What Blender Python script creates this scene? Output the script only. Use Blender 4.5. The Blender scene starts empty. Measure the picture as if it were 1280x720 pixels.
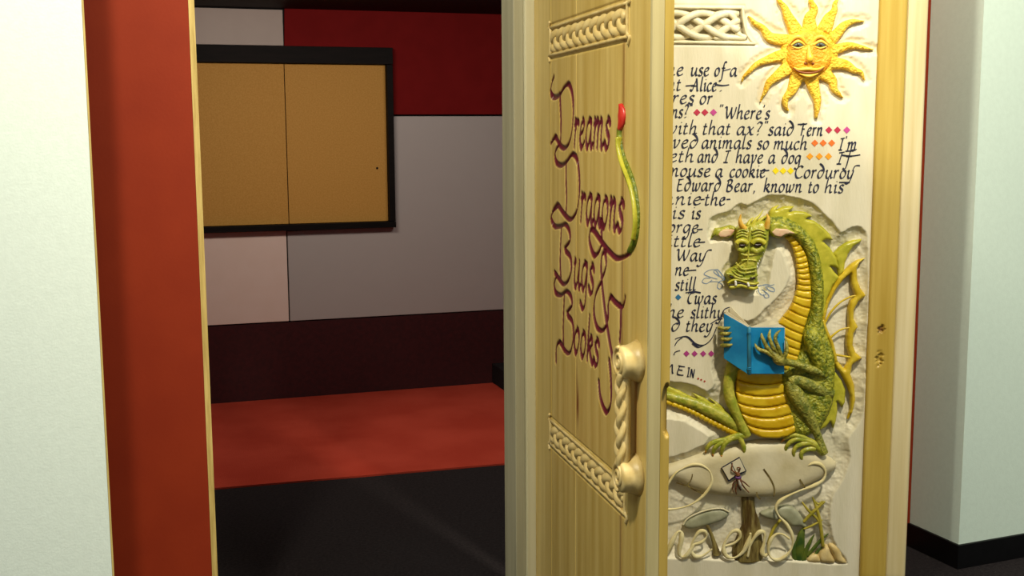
import bpy, bmesh, math, random
import numpy as np
from mathutils import Vector, Matrix
from mathutils.geometry import delaunay_2d_cdt
random.seed(7); rng = np.random.default_rng(5)
C = bpy.context.scene.collection
S = bpy.context.scene

# ------------------------------------------------------------------ camera
F_PX, PITCH, ROLL, CAM_H = 1450.0, math.radians(7.62), math.radians(0.34), 1.55
cam_d = bpy.data.cameras.new('camera'); cam = bpy.data.objects.new('camera', cam_d); C.objects.link(cam)
cam_d.sensor_width = 36; cam_d.lens = F_PX / 1280 * 36; cam_d.clip_start = 0.05
EYE = Vector((0, 0, CAM_H))
FW = Vector((0, math.cos(PITCH), -math.sin(PITCH))); UP0 = Vector((0, math.sin(PITCH), math.cos(PITCH))); RT0 = Vector((1, 0, 0))
RT = RT0 * math.cos(ROLL) - UP0 * math.sin(ROLL); UPV = UP0 * math.cos(ROLL) + RT0 * math.sin(ROLL)
m = Matrix.Identity(4)
for r in range(3):
    m[r][0] = RT[r]; m[r][1] = UPV[r]; m[r][2] = -FW[r]; m[r][3] = EYE[r]
cam.matrix_world = m
S.camera = cam
S.view_settings.view_transform = 'Standard'; S.view_settings.look = 'None'
S.view_settings.gamma = 1; S.view_settings.use_curve_mapping = False
S.view_settings.exposure = 0.0

# ------------------------------------------------------------------ world and lights
w = bpy.data.worlds.new('world'); S.world = w; w.use_nodes = True
w.node_tree.nodes['Background'].inputs[0].default_value = (0.95, 0.99, 0.97, 1)
w.node_tree.nodes['Background'].inputs[1].default_value = 0.34

def area(name, loc, target, size, power, color, size_y=None, spread=180):
    l = bpy.data.lights.new(name, 'AREA'); l.energy = power; l.color = color
    l.shape = 'RECTANGLE'; l.size = size; l.size_y = size_y or size; l.spread = math.radians(spread)
    o = bpy.data.objects.new(name, l); C.objects.link(o); o.location = loc
    o.rotation_euler = (Vector(target) - Vector(loc)).to_track_quat('-Z', 'Y').to_euler(); return o
area('hall_lamp_door', (1.2, 1.75, 3.6), (0.95, 3.8, 0.9), 0.2, 106, (1.0, 0.92, 0.73))
area('hall_lamp_handle', (-0.9, 1.3, 3.6), (0.45, 3.2, 0.9), 0.25, 42, (1.0, 0.92, 0.74), spread=120)
area('hall_lamp_left', (-2.0, 0.4, 3.6), (-1.9, 3.0, 1.0), 1.0, 39, (0.90, 1.0, 0.93))
area('hall_lamp_right', (2.8, 1.3, 3.6), (2.3, 3.8, 1.0), 0.9, 32, (0.88, 1.0, 0.96))
area('story_room_lamp', (-1.0, 5.0, 2.22), (-1.3, 6.6, 0.5), 0.7, 26, (1.0, 0.84, 0.72), 0.4)
area('story_room_spot', (0.4, 5.2, 2.22), (0.2, 7.0, 0.5), 0.7, 19, (1.0, 0.86, 0.76), 0.4)

# ------------------------------------------------------------------ geometry of the place, taken from the vanishing points
def ray(px, py): return (FW * F_PX + RT * (px - 640) - UPV * (py - 360)).normalized()
def hit(px, py, P, N):
    d = ray(px, py); t = (P - EYE).dot(N) / d.dot(N); return EYE + d * t
def floor_at(px, py): return hit(px, py, Vector((0, 0, 0)), Vector((0, 0, 1)))
def heading(px): d = ray(px, 166); return Vector((d.x, d.y, 0)).normalized()
WA = math.radians(21.9)
WD = Vector((math.cos(WA), math.sin(WA), 0)); WN = Vector((-math.sin(WA), math.cos(WA), 0))   # along / behind the near wall
C0 = floor_at(1197, 710)
CB = floor_at(1131, 682)
REC = max(0.2, min(0.5, (CB - C0).dot(WN)))
R0 = C0 + WN * REC                                      # red wall plane point
FA = math.radians(18.05)
FD = Vector((math.cos(FA), math.sin(FA), 0)); FN = Vector((-math.sin(FA), math.cos(FA), 0))
F0 = floor_at(265, 505)
H1 = hit(668, 360, R0, WN); H1.z = 0                    # hinge of first leaf
U1 = -heading(281); U1 = Vector((U1.x, U1.y, 0)).normalized()
N1 = -Vector((0, 0, 1)).cross(U1)                       # visible side
U2 = Vector((math.cos(math.radians(-2.5)), math.sin(math.radians(-2.5)), 0))
N2 = -Vector((0, 0, 1)).cross(U2)
O2 = Vector((0, 0, 0)) + ray(1146, 360) * 1.0
DEP2 = 3.70
O2 = EYE + ray(1146, 360) * (DEP2 / ray(1146, 360).y); O2.z = 0
print('C0', C0, 'rec', REC, 'H1', H1, 'F0', F0, 'O2', O2)

def loc1(px, py, h=0.0):
    p = hit(px, py, H1 + N1 * h, N1) - H1; return (p.dot(U1), -h, p.z)
def loc2(px, py, h=0.0):
    p = hit(px, py, O2 + N2 * h, N2) - O2; return (p.dot(U2), -h, p.z)
S2 = 60 / (loc2(980, 300)[0] - loc2(920, 300)[0])
print('px per m on leaf 2', S2, 'leaf2 u', loc2(700, 360)[0], loc2(1087, 360)[0], 'leaf1 u', loc1(812, 360)[0])

# ------------------------------------------------------------------ materials
def lin(c):
    if isinstance(c, str):
        c = tuple(int(c[i:i + 2], 16) / 255 for i in (0, 2, 4))
    return tuple(((x + 0.055) / 1.055) ** 2.4 if x > 0.04045 else x / 12.92 for x in c[:3]) + (1,)
def mat(name, c1, c2=None, rough=0.5, scale=20, stretch=(1, 1, 1), bump=0.0, bscale=None, spec=0.4, detail=4, contrast=(0.35, 0.65), attrs=()):
    mt = bpy.data.materials.new(name); mt.use_nodes = True; nt = mt.node_tree; N = nt.nodes; L = nt.links
    b = N['Principled BSDF']; b.inputs['Roughness'].default_value = rough; b.inputs['Specular IOR Level'].default_value = spec
    tc = N.new('ShaderNodeTexCoord'); mp = N.new('ShaderNodeMapping'); mp.inputs['Scale'].default_value = stretch
    L.new(tc.outputs['Object'], mp.inputs['Vector'])
    out = None
    if c2 is not None:
        nz = N.new('ShaderNodeTexNoise'); nz.inputs['Scale'].default_value = scale; nz.inputs['Detail'].default_value = detail
        L.new(mp.outputs[0], nz.inputs['Vector'])
        cr = N.new('ShaderNodeValToRGB'); cr.color_ramp.elements[0].position = contrast[0]; cr.color_ramp.elements[1].position = contrast[1]
        cr.color_ramp.elements[0].color = lin(c1); cr.color_ramp.elements[1].color = lin(c2)
        L.new(nz.outputs[0], cr.inputs[0]); out = cr.outputs[0]
    else:
        rg = N.new('ShaderNodeRGB'); rg.outputs[0].default_value = lin(c1); out = rg.outputs[0]
    for (an, col) in attrs:
        at = N.new('ShaderNodeAttribute'); at.attribute_name = an
        mx = N.new('ShaderNodeMix'); mx.data_type = 'RGBA'; L.new(at.outputs['Fac'], mx.inputs[0])
        L.new(out, mx.inputs[6]); mx.inputs[7].default_value = lin(col); out = mx.outputs[2]
    L.new(out, b.inputs['Base Color'])
    if bump:
        n2 = N.new('ShaderNodeTexNoise'); n2.inputs['Scale'].default_value = bscale or scale; n2.inputs['Detail'].default_value = 3
        L.new(mp.outputs[0], n2.inputs['Vector'])
        bp = N.new('ShaderNodeBump'); bp.inputs['Strength'].default_value = bump; bp.inputs['Distance'].default_value = 0.01
        L.new(n2.outputs[0], bp.inputs['Height']); L.new(bp.outputs[0], b.inputs['Normal'])
    return mt
WOOD_ATTR = (('paint', '5a1a26'), ('knot', '6b3a1c'), ('green', '7c8a1e'), ('redpaint', 'b8281c'))
M = {
 'wood': mat('pine wood', 'b4964a', 'ceb46c', 0.34, 9, (3.2, 3.2, 0.16), 0.06, 30, contrast=(0.3, 0.7), attrs=WOOD_ATTR),
 'woodgold': mat('golden pine', 'b0923a', 'c6aa56', 0.34, 12, (3.2, 3.2, 0.12), 0.05, 30, contrast=(0.3, 0.7), attrs=WOOD_ATTR),
 'woodpale': mat('pale pine', 'c8b684', 'd9caa0', 0.32, 12, (3, 3, 0.12), 0.05, 30),
 'woodedge': mat('golden edge pine', 'a0863a', 'b3984c', 0.4, 12, (3, 3, 0.12), 0.05, 30, attrs=WOOD_ATTR),
 'edgebeige': mat('beige pine edge', 'a39568', 'b5a87a', 0.34, 12, (3, 3, 0.12), 0.05, 30),
 'woodcarve': mat('carved pine', 'c0a666', 'd2bb80', 0.4, 30, (1, 1, 1), 0.1, 60),
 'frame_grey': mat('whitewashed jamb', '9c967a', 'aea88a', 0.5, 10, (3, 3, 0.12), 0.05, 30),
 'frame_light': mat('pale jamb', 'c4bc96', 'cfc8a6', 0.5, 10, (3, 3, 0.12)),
 'panel': mat('cream washed panel', 'd6ceb0', 'e4dcc2', 0.5, 6, (2.5, 2.5, 0.5), 0.12, 60, attrs=(('wash', 'aa9c78'), ('smoke', '8fa3b5'))),
 'cream': mat('cream carving', 'd4c9a2', 'e0d8b8', 0.42, 25, (1, 1, 1), 0.15, 90),
 'ivory': mat('ivory carving', 'd9c98c', 'e4d8a6', 0.42, 25, (1, 1, 1), 0.12, 90),
 'cap': mat('mushroom cap', 'c9bc92', 'ddd3b2', 0.45, 9, (1, 1, 1), 0.1, 60),
 'ink': mat('blue black ink', '1b1d2c', '2c3048', 0.5, 40),
 'maroon': mat('maroon paint', '5a1a26', '6a2430', 0.35, 30),
 'green': mat('dragon green', '63701a', 'aeab36', 0.32, 75, (1, 1, 1), 0.9, 110, contrast=(0.38, 0.62)),
 'greensm': mat('smooth dragon green', '8a9426', 'bdb548', 0.3, 45, (1, 1, 1), 0.35, 90, contrast=(0.35, 0.68)),
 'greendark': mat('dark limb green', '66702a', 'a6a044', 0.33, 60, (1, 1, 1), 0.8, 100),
 'lime': mat('yellow green crest', 'a3a026', 'c4bb3c', 0.34, 25, (1, 1, 1), 0.15, 70),
 'belly': mat('belly yellow', 'c8a010', 'dcbc26', 0.28, 20, (1, 1, 1), 0.12, 70),
 'wing': mat('wing yellow', 'c0a11c', 'd6bc3a', 0.3, 25, (1, 1, 1), 0.1, 60),
 'hand': mat('olive hand', '6b6a24', 'aca24a', 0.33, 60, (1, 1, 1), 0.6, 110),
 'claw': mat('orange claw', 'b06a1e', 'd09a3c', 0.3, 30),
 'horn': mat('orange horn', 'd9a02a', 'ecc766', 0.3, 30, (1, 1, 1)),
 'pink': mat('ear pink', 'cf9a7c', 'dcc09a', 0.45, 40),
 'dark': mat('dark pupil', '2a1a12', None, 0.3),
 'white': mat('tooth white', 'e8e6da', None, 0.3),
 'blue': mat('book blue', '1173aa', '2590c4', 0.25, 14, (1, 1, 1), 0.05, 60),
 'bluedark': mat('book spine blue', '2a6078', '2f7f9f', 0.3, 20),
 'page': mat('page cream', 'cfc4a4', 'dcd3b6', 0.5, 20),
 'sun': mat('sun yellow', 'f5b822', 'ffdc50', 0.4, 60, (1, 1, 1), 1.0, 130, contrast=(0.3, 0.7)),
 'sunface': mat('sun face orange', 'f0981c', 'fdc23c', 0.4, 30, (1, 1, 1), 0.7, 130),
 'sunpale': mat('sun face pale', 'f4c23c', 'f8cf58', 0.35, 30),
 'eye': mat('eye grey', '66706a', None, 0.2),
 'lip': mat('lip brown', '8a4a1c', None, 0.4),
 'stem': mat('mushroom stem brown', '4e3a16', '8f8048', 0.4, 22, (3, 3, 0.5), 0.6, 60),
 'greycap': mat('grey green cap', '8f9072', 'aaa98c', 0.45, 25),
 'blade': mat('grass blade green', '35501a', '626f24', 0.4, 30),
 'twig': mat('twig olive', '8c8424', 'b5a53e', 0.4, 30),
 'rock': mat('tan rock', 'c3a868', 'd8c28a', 0.45, 25, (1, 1, 1), 0.2, 60),
 'knotfloor': mat('knot ground brown', 'a48a66', 'b89f7c', 0.6, 30),
 'bug': mat('bug brown', '4e2a18', '7a4a28', 0.35, 60),
 'purple': mat('bug purple', '5a2a6a', None, 0.4),
 'bugwing': mat('bug wing grey', '9a948a', 'b8b2a4', 0.35, 60),
 'smoke': mat('smoke blue line', '7d92ac', None, 0.6),
 'wallwhite': mat('white wall paint', 'd9e4da', 'dde8de', 0.55, 60, (1, 1, 1), 0.08, 160),
 'wallcol': mat('white column paint', 'ccdccf', 'd0e0d3', 0.55, 60, (1, 1, 1), 0.05, 160),
 'wallside': mat('grey white side paint', 'bdb9b4', 'c3bfba', 0.6, 60),
 'red': mat('red wall paint', '7e260c', '842a0e', 0.65, 6, (1, 1, 1), 0.03, 120, spec=0.2),
 'redfar': mat('dark red panel', '6a1212', '701414', 0.85, 10, spec=0.1),
 'maroonwall': mat('maroon wall', '30070a', '3a0a0d', 0.9, 40, (1, 1, 1), 0.1, 200),
 'black': mat('black paint', '0a0909', '0d0c0c', 0.6, 30, spec=0.1),
 'blackmetal': mat('black frame', '0a0706', '120d0b', 0.6, 8, (1, 6, 6), spec=0.1),
 'card': mat('brown board', 'b08234', 'bb8e40', 0.7, 120, (1, 1, 1), 0.15, 220),
 'whitepanel': mat('warm white panel', 'd3c0b4', 'd5c3b8', 0.5, 10),
 'greypanel': mat('grey panel', 'a39e9a', 'a49f9b', 0.45, 12),
 'topwhite': mat('pale grey panel', 'a2958c', 'a5988f', 0.5, 10),
 'carpetred': mat('red carpet', 'a83a29', 'b64533', 0.95, 3.2, (1, 1, 1), 0.6, 260, spec=0.1, detail=8),
 'carpetdark': mat('charcoal carpet', '1d191b', '292526', 0.95, 90, (1, 1, 1), 0.6, 260, spec=0.1),
 'base': mat('black baseboard', '050506', '09090a', 0.5, 30, spec=0.2),
 'hall_ceiling': mat('ceiling white', 'c9ccc6', 'd2d5cf', 0.8, 30),
 'grime': mat('plywood edge', 'a98f4e', 'c7ae68', 0.6, 40, (3, 3, 0.2)),
 'pink1': mat('crimson diamond', 'b8304a', None, 0.5), 'pink2': mat('magenta diamond', 'c0488e', None, 0.5),
 'pink3': mat('plum diamond', 'a83a80', None, 0.5), 'orange': mat('orange diamond', 'e8762a', None, 0.5),
 'amber': mat('amber diamond', 'f0a020', None, 0.5), 'yellowd': mat('yellow diamond', 'f4da10', None, 0.5),
 'blued': mat('blue diamond', '2f6f9a', None, 0.5), 'reddot': mat('red dot', 'b03a2a', None, 0.5),
 'redbud': mat('red bud', 'b8261c', 'c83a2c', 0.35, 40),
 'tailgreen': mat('vine green', '46580e', '7e8426', 0.35, 60, (1, 1, 1), 0.5, 100),
}

# ------------------------------------------------------------------ object helpers
def link(name, me, m, parent=None, smooth=False):
    o = bpy.data.objects.new(name, me); C.objects.link(o)
    if m is not None: me.materials.append(M[m])
    if parent is not None: o.parent = parent
    if smooth: me.polygons.foreach_set('use_smooth', [True] * len(me.polygons))
    return o
def mesh(name, vs, fs, m, parent=None, smooth=False, label=None, fix=False):
    me = bpy.data.meshes.new(name); me.from_pydata([tuple(v) for v in vs], [], [tuple(f) for f in fs])
    if fix:
        b = bmesh.new(); b.from_mesh(me); bmesh.ops.recalc_face_normals(b, faces=b.faces); b.to_mesh(me); b.free()
    o = link(name, me, m, parent, smooth)
    if label: o['label'] = label
    return o
def thing(name, label, cat, loc=(0, 0, 0), rz=0, group=None):
    o = bpy.data.objects.new(name, None); C.objects.link(o); o.location = loc; o.rotation_euler = (0, 0, rz)
    o['label'] = label; o['category'] = cat; o['kind'] = 'thing'
    if group: o['group'] = group
    return o
def struct(o): o['kind'] = 'structure'; return o
def prism(name, xy, z0, z1, m, parent=None, bevel=0.0):
    """a vertical prism over a floor polygon"""
    n = len(xy); b = bmesh.new()
    lo = [b.verts.new((p[0], p[1], z0)) for p in xy]; hi = [b.verts.new((p[0], p[1], z1)) for p in xy]
    b.faces.new(lo[::-1]); b.faces.new(hi)
    for i in range(n): b.faces.new((lo[i], lo[(i + 1) % n], hi[(i + 1) % n], hi[i]))
    bmesh.ops.recalc_face_normals(b, faces=b.faces)
    if bevel: bmesh.ops.bevel(b, geom=list(b.edges), offset=bevel, segments=2, affect='EDGES', profile=0.6)
    me = bpy.data.meshes.new(name); b.to_mesh(me); b.free(); return link(name, me, m, parent)
def box(name, x, y, z, m, parent=None, bevel=0.0, label=None):
    o = prism(name, [(x[0], y[0]), (x[1], y[0]), (x[1], y[1]), (x[0], y[1])], z[0], z[1], m, parent, bevel)
    if label: o['label'] = label
    return o
def slab_poly(name, P, m, parent=None, depth=0.02, normal=None, bevel=0.0):
    """a planar polygon in 3D given thickness along -normal"""
    P = [Vector(p) for p in P]; n = Vector(normal).normalized(); b = bmesh.new()
    a = [b.verts.new(p) for p in P]; c = [b.verts.new(p - n * depth) for p in P]
    b.faces.new(a); b.faces.new(c[::-1]); k = len(P)
    for i in range(k): b.faces.new((a[i], a[(i + 1) % k], c[(i + 1) % k], c[i]))
    bmesh.ops.recalc_face_normals(b, faces=b.faces)
    if bevel: bmesh.ops.bevel(b, geom=list(b.edges), offset=bevel, segments=2, affect='EDGES')
    me = bpy.data.meshes.new(name); b.to_mesh(me); b.free(); return link(name, me, m, parent)

def catmull(pts, n=8, closed=False):
    P = np.array(pts, float); k = len(P); out = []
    if k < 3 and not closed:
        return np.array([P[0] + (P[-1] - P[0]) * t for t in np.linspace(0, 1, n + 1)])
    rg = range(k) if closed else range(k - 1)
    for i in rg:
        if closed: p0, p1, p2, p3 = P[(i - 1) % k], P[i], P[(i + 1) % k], P[(i + 2) % k]
        else: p0, p1, p2, p3 = P[max(i - 1, 0)], P[i], P[i + 1], P[min(i + 2, k - 1)]
        for t in np.arange(n) / n:
            out.append(0.5 * (2 * p1 + (p2 - p0) * t + (2 * p0 - 5 * p1 + 4 * p2 - p3) * t * t + (3 * p1 - p0 - 3 * p2 + p3) * t ** 3))
    if not closed: out.append(P[-1])
    return np.array(out)

def tube_data(P, ra, rb, out, seg=10):
    """sweep an ellipse (ra in plane, rb along `out`) along P"""
    P = np.array(P, float); n = len(P); T = np.gradient(P, axis=0); T /= (np.linalg.norm(T, axis=1)[:, None] + 1e-9)
    out = np.array(out, float); vs = []; fs = []
    for i in range(n):
        s = np.cross(T[i], out); ls = np.linalg.norm(s)
        s = s / ls if ls > 1e-6 else np.array((1, 0, 0.))
        o = np.cross(s, T[i])
        for j in range(seg):
            a = 2 * math.pi * j / seg
            vs.append(P[i] + s * (ra[i] * math.cos(a)) + o * (rb[i] * math.sin(a)))
    for i in range(n - 1):
        for j in range(seg):
            k = (j + 1) % seg; fs.append((i * seg + j, i * seg + k, (i + 1) * seg + k, (i + 1) * seg + j))
    e0 = len(vs); vs.append(P[0] - T[0] * ra[0] * 0.5); vs.append(P[-1] + T[-1] * ra[-1] * 0.5)
    for j in range(seg):
        k = (j + 1) % seg; fs.append((e0, k, j)); fs.append((e0 + 1, (n - 1) * seg + j, (n - 1) * seg + k))
    return vs, fs
OUT = (0, -1, 0)
def join(parts):
    V = []; Fc = []
    for vs, fs in parts:
        b = len(V); V += [tuple(v) for v in vs]; Fc += [tuple(i + b for i in f) for f in fs]
    return V, Fc
def limb2(pts, n=6, flat=1.0, seg=10):
    """pts: (px, py, radius px, height m) on leaf 2"""
    Q = catmull(pts, n); P = [loc2(q[0], q[1], q[3]) for q in Q]; r = [max(q[2], 0.15) / S2 for q in Q]
    return tube_data(P, r, [x * flat for x in r], OUT, seg)
def tubes2(name, lst, m, parent, flat=1.0, n=6, seg=10, label=None):
    V, Fc = join([limb2(p, n, flat, seg) for p in lst]); return mesh(name, V, Fc, m, parent, True, label)

def tubes_each(name, lst, m, parent, flat=1.0, n=6, seg=10, label=None):
    for p in lst: tubes2(name, [p], m, parent, flat, n, seg, label)

def poly_dist(Q, P, closed=True):
    """distance of points Q to polyline P"""
    A = P; B = np.roll(P, -1, axis=0)
    if not closed: A = P[:-1]; B = P[1:]
    d = np.full(len(Q), 1e9)
    for a, b in zip(A, B):
        ab = b - a; L2 = (ab ** 2).sum() + 1e-18
        t = np.clip(((Q - a) @ ab) / L2, 0, 1); e = Q - a - t[:, None] * ab
        d = np.minimum(d, (e ** 2).sum(1))
    return np.sqrt(d)
def inside(Q, P):
    x, y = Q[:, 0], Q[:, 1]; r = np.zeros(len(Q), bool); n = len(P)
    for i in range(n):
        x1, y1 = P[i]; x2, y2 = P[(i + 1) % n]
        c = ((y1 > y) != (y2 > y)) & (x < (x2 - x1) * (y - y1) / (y2 - y1 + 1e-15) + x1); r ^= c
    return r
def puff_uv(P, base, edge, H, r, step, extra=None):
    """a pillow over outline P (uv, metres): wall from base up to edge, then rounding up by H within distance r"""
    seg = []; k = len(P)
    for i in range(k):
        a, b = P[i], P[(i + 1) % k]; L = np.linalg.norm(b - a); n = max(1, int(round(L / step)))
        for t in range(n): seg.append(a + (b - a) * t / n)
    B = np.array(seg); lo = B.min(0); hi = B.max(0)
    gx, gy = np.meshgrid(np.arange(lo[0], hi[0], step), np.arange(lo[1], hi[1], step)); gx[1::2] += step / 2
    G = np.stack([gx.ravel(), gy.ravel()], 1); G = G[inside(G, B)]
    if len(G): G = G[poly_dist(G, B) > step * 0.5]
    pts = [Vector(p) for p in B] + [Vector(p) for p in G]; nb = len(B)
    res = delaunay_2d_cdt(pts, [(i, (i + 1) % nb) for i in range(nb)], [], 1, 1e-7)
    V = np.array([tuple(v) for v in res[0]]); Fc = res[2]
    d = poly_dist(V, B); h = edge + H * np.sqrt(np.clip(1 - (1 - np.clip(d / r, 0, 1)) ** 2, 0, 1))
    if extra is not None: h = h + extra(V, d)
    vs = [(V[i, 0], -h[i], V[i, 1]) for i in range(len(V))]
    fs = [tuple(f) if True else f for f in Fc]
    # orient towards -y
    of = []
    for f in fs:
        a, b, c = (V[f[0]], V[f[1]], V[f[2]]); cr = (b[0] - a[0]) * (c[1] - a[1]) - (b[1] - a[1]) * (c[0] - a[0])
        of.append(f if cr > 0 else f[::-1])
    cnt = {}
    for f in of:
        for i in range(len(f)):
            e = (f[i], f[(i + 1) % len(f)]); cnt[e] = 1
    nv = len(vs); mp = {}
    for (a, b) in list(cnt):
        if (b, a) not in cnt:
            for q in (a, b):
                if q not in mp: mp[q] = len(vs); vs.append((V[q, 0], -base, V[q, 1]))
            of.append((b, a, mp[a], mp[b]))
    return vs, of
def puff2(name, px, m, parent, base=-0.026, edge=-0.006, H=0.02, r=8, step=2.2, smooth=3, extra=None, label=None):
    Q = catmull(px, smooth, True) if smooth > 1 else np.array(px, float)
    P = np.array([(lambda t: (t[0], t[2]))(loc2(q[0], q[1], edge + H * 0.5)) for q in Q])
    vs, fs = puff_uv(P, base, edge, H, r / S2, step / S2, extra)
    return mesh(name, vs, fs, m, parent, True, label)

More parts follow.
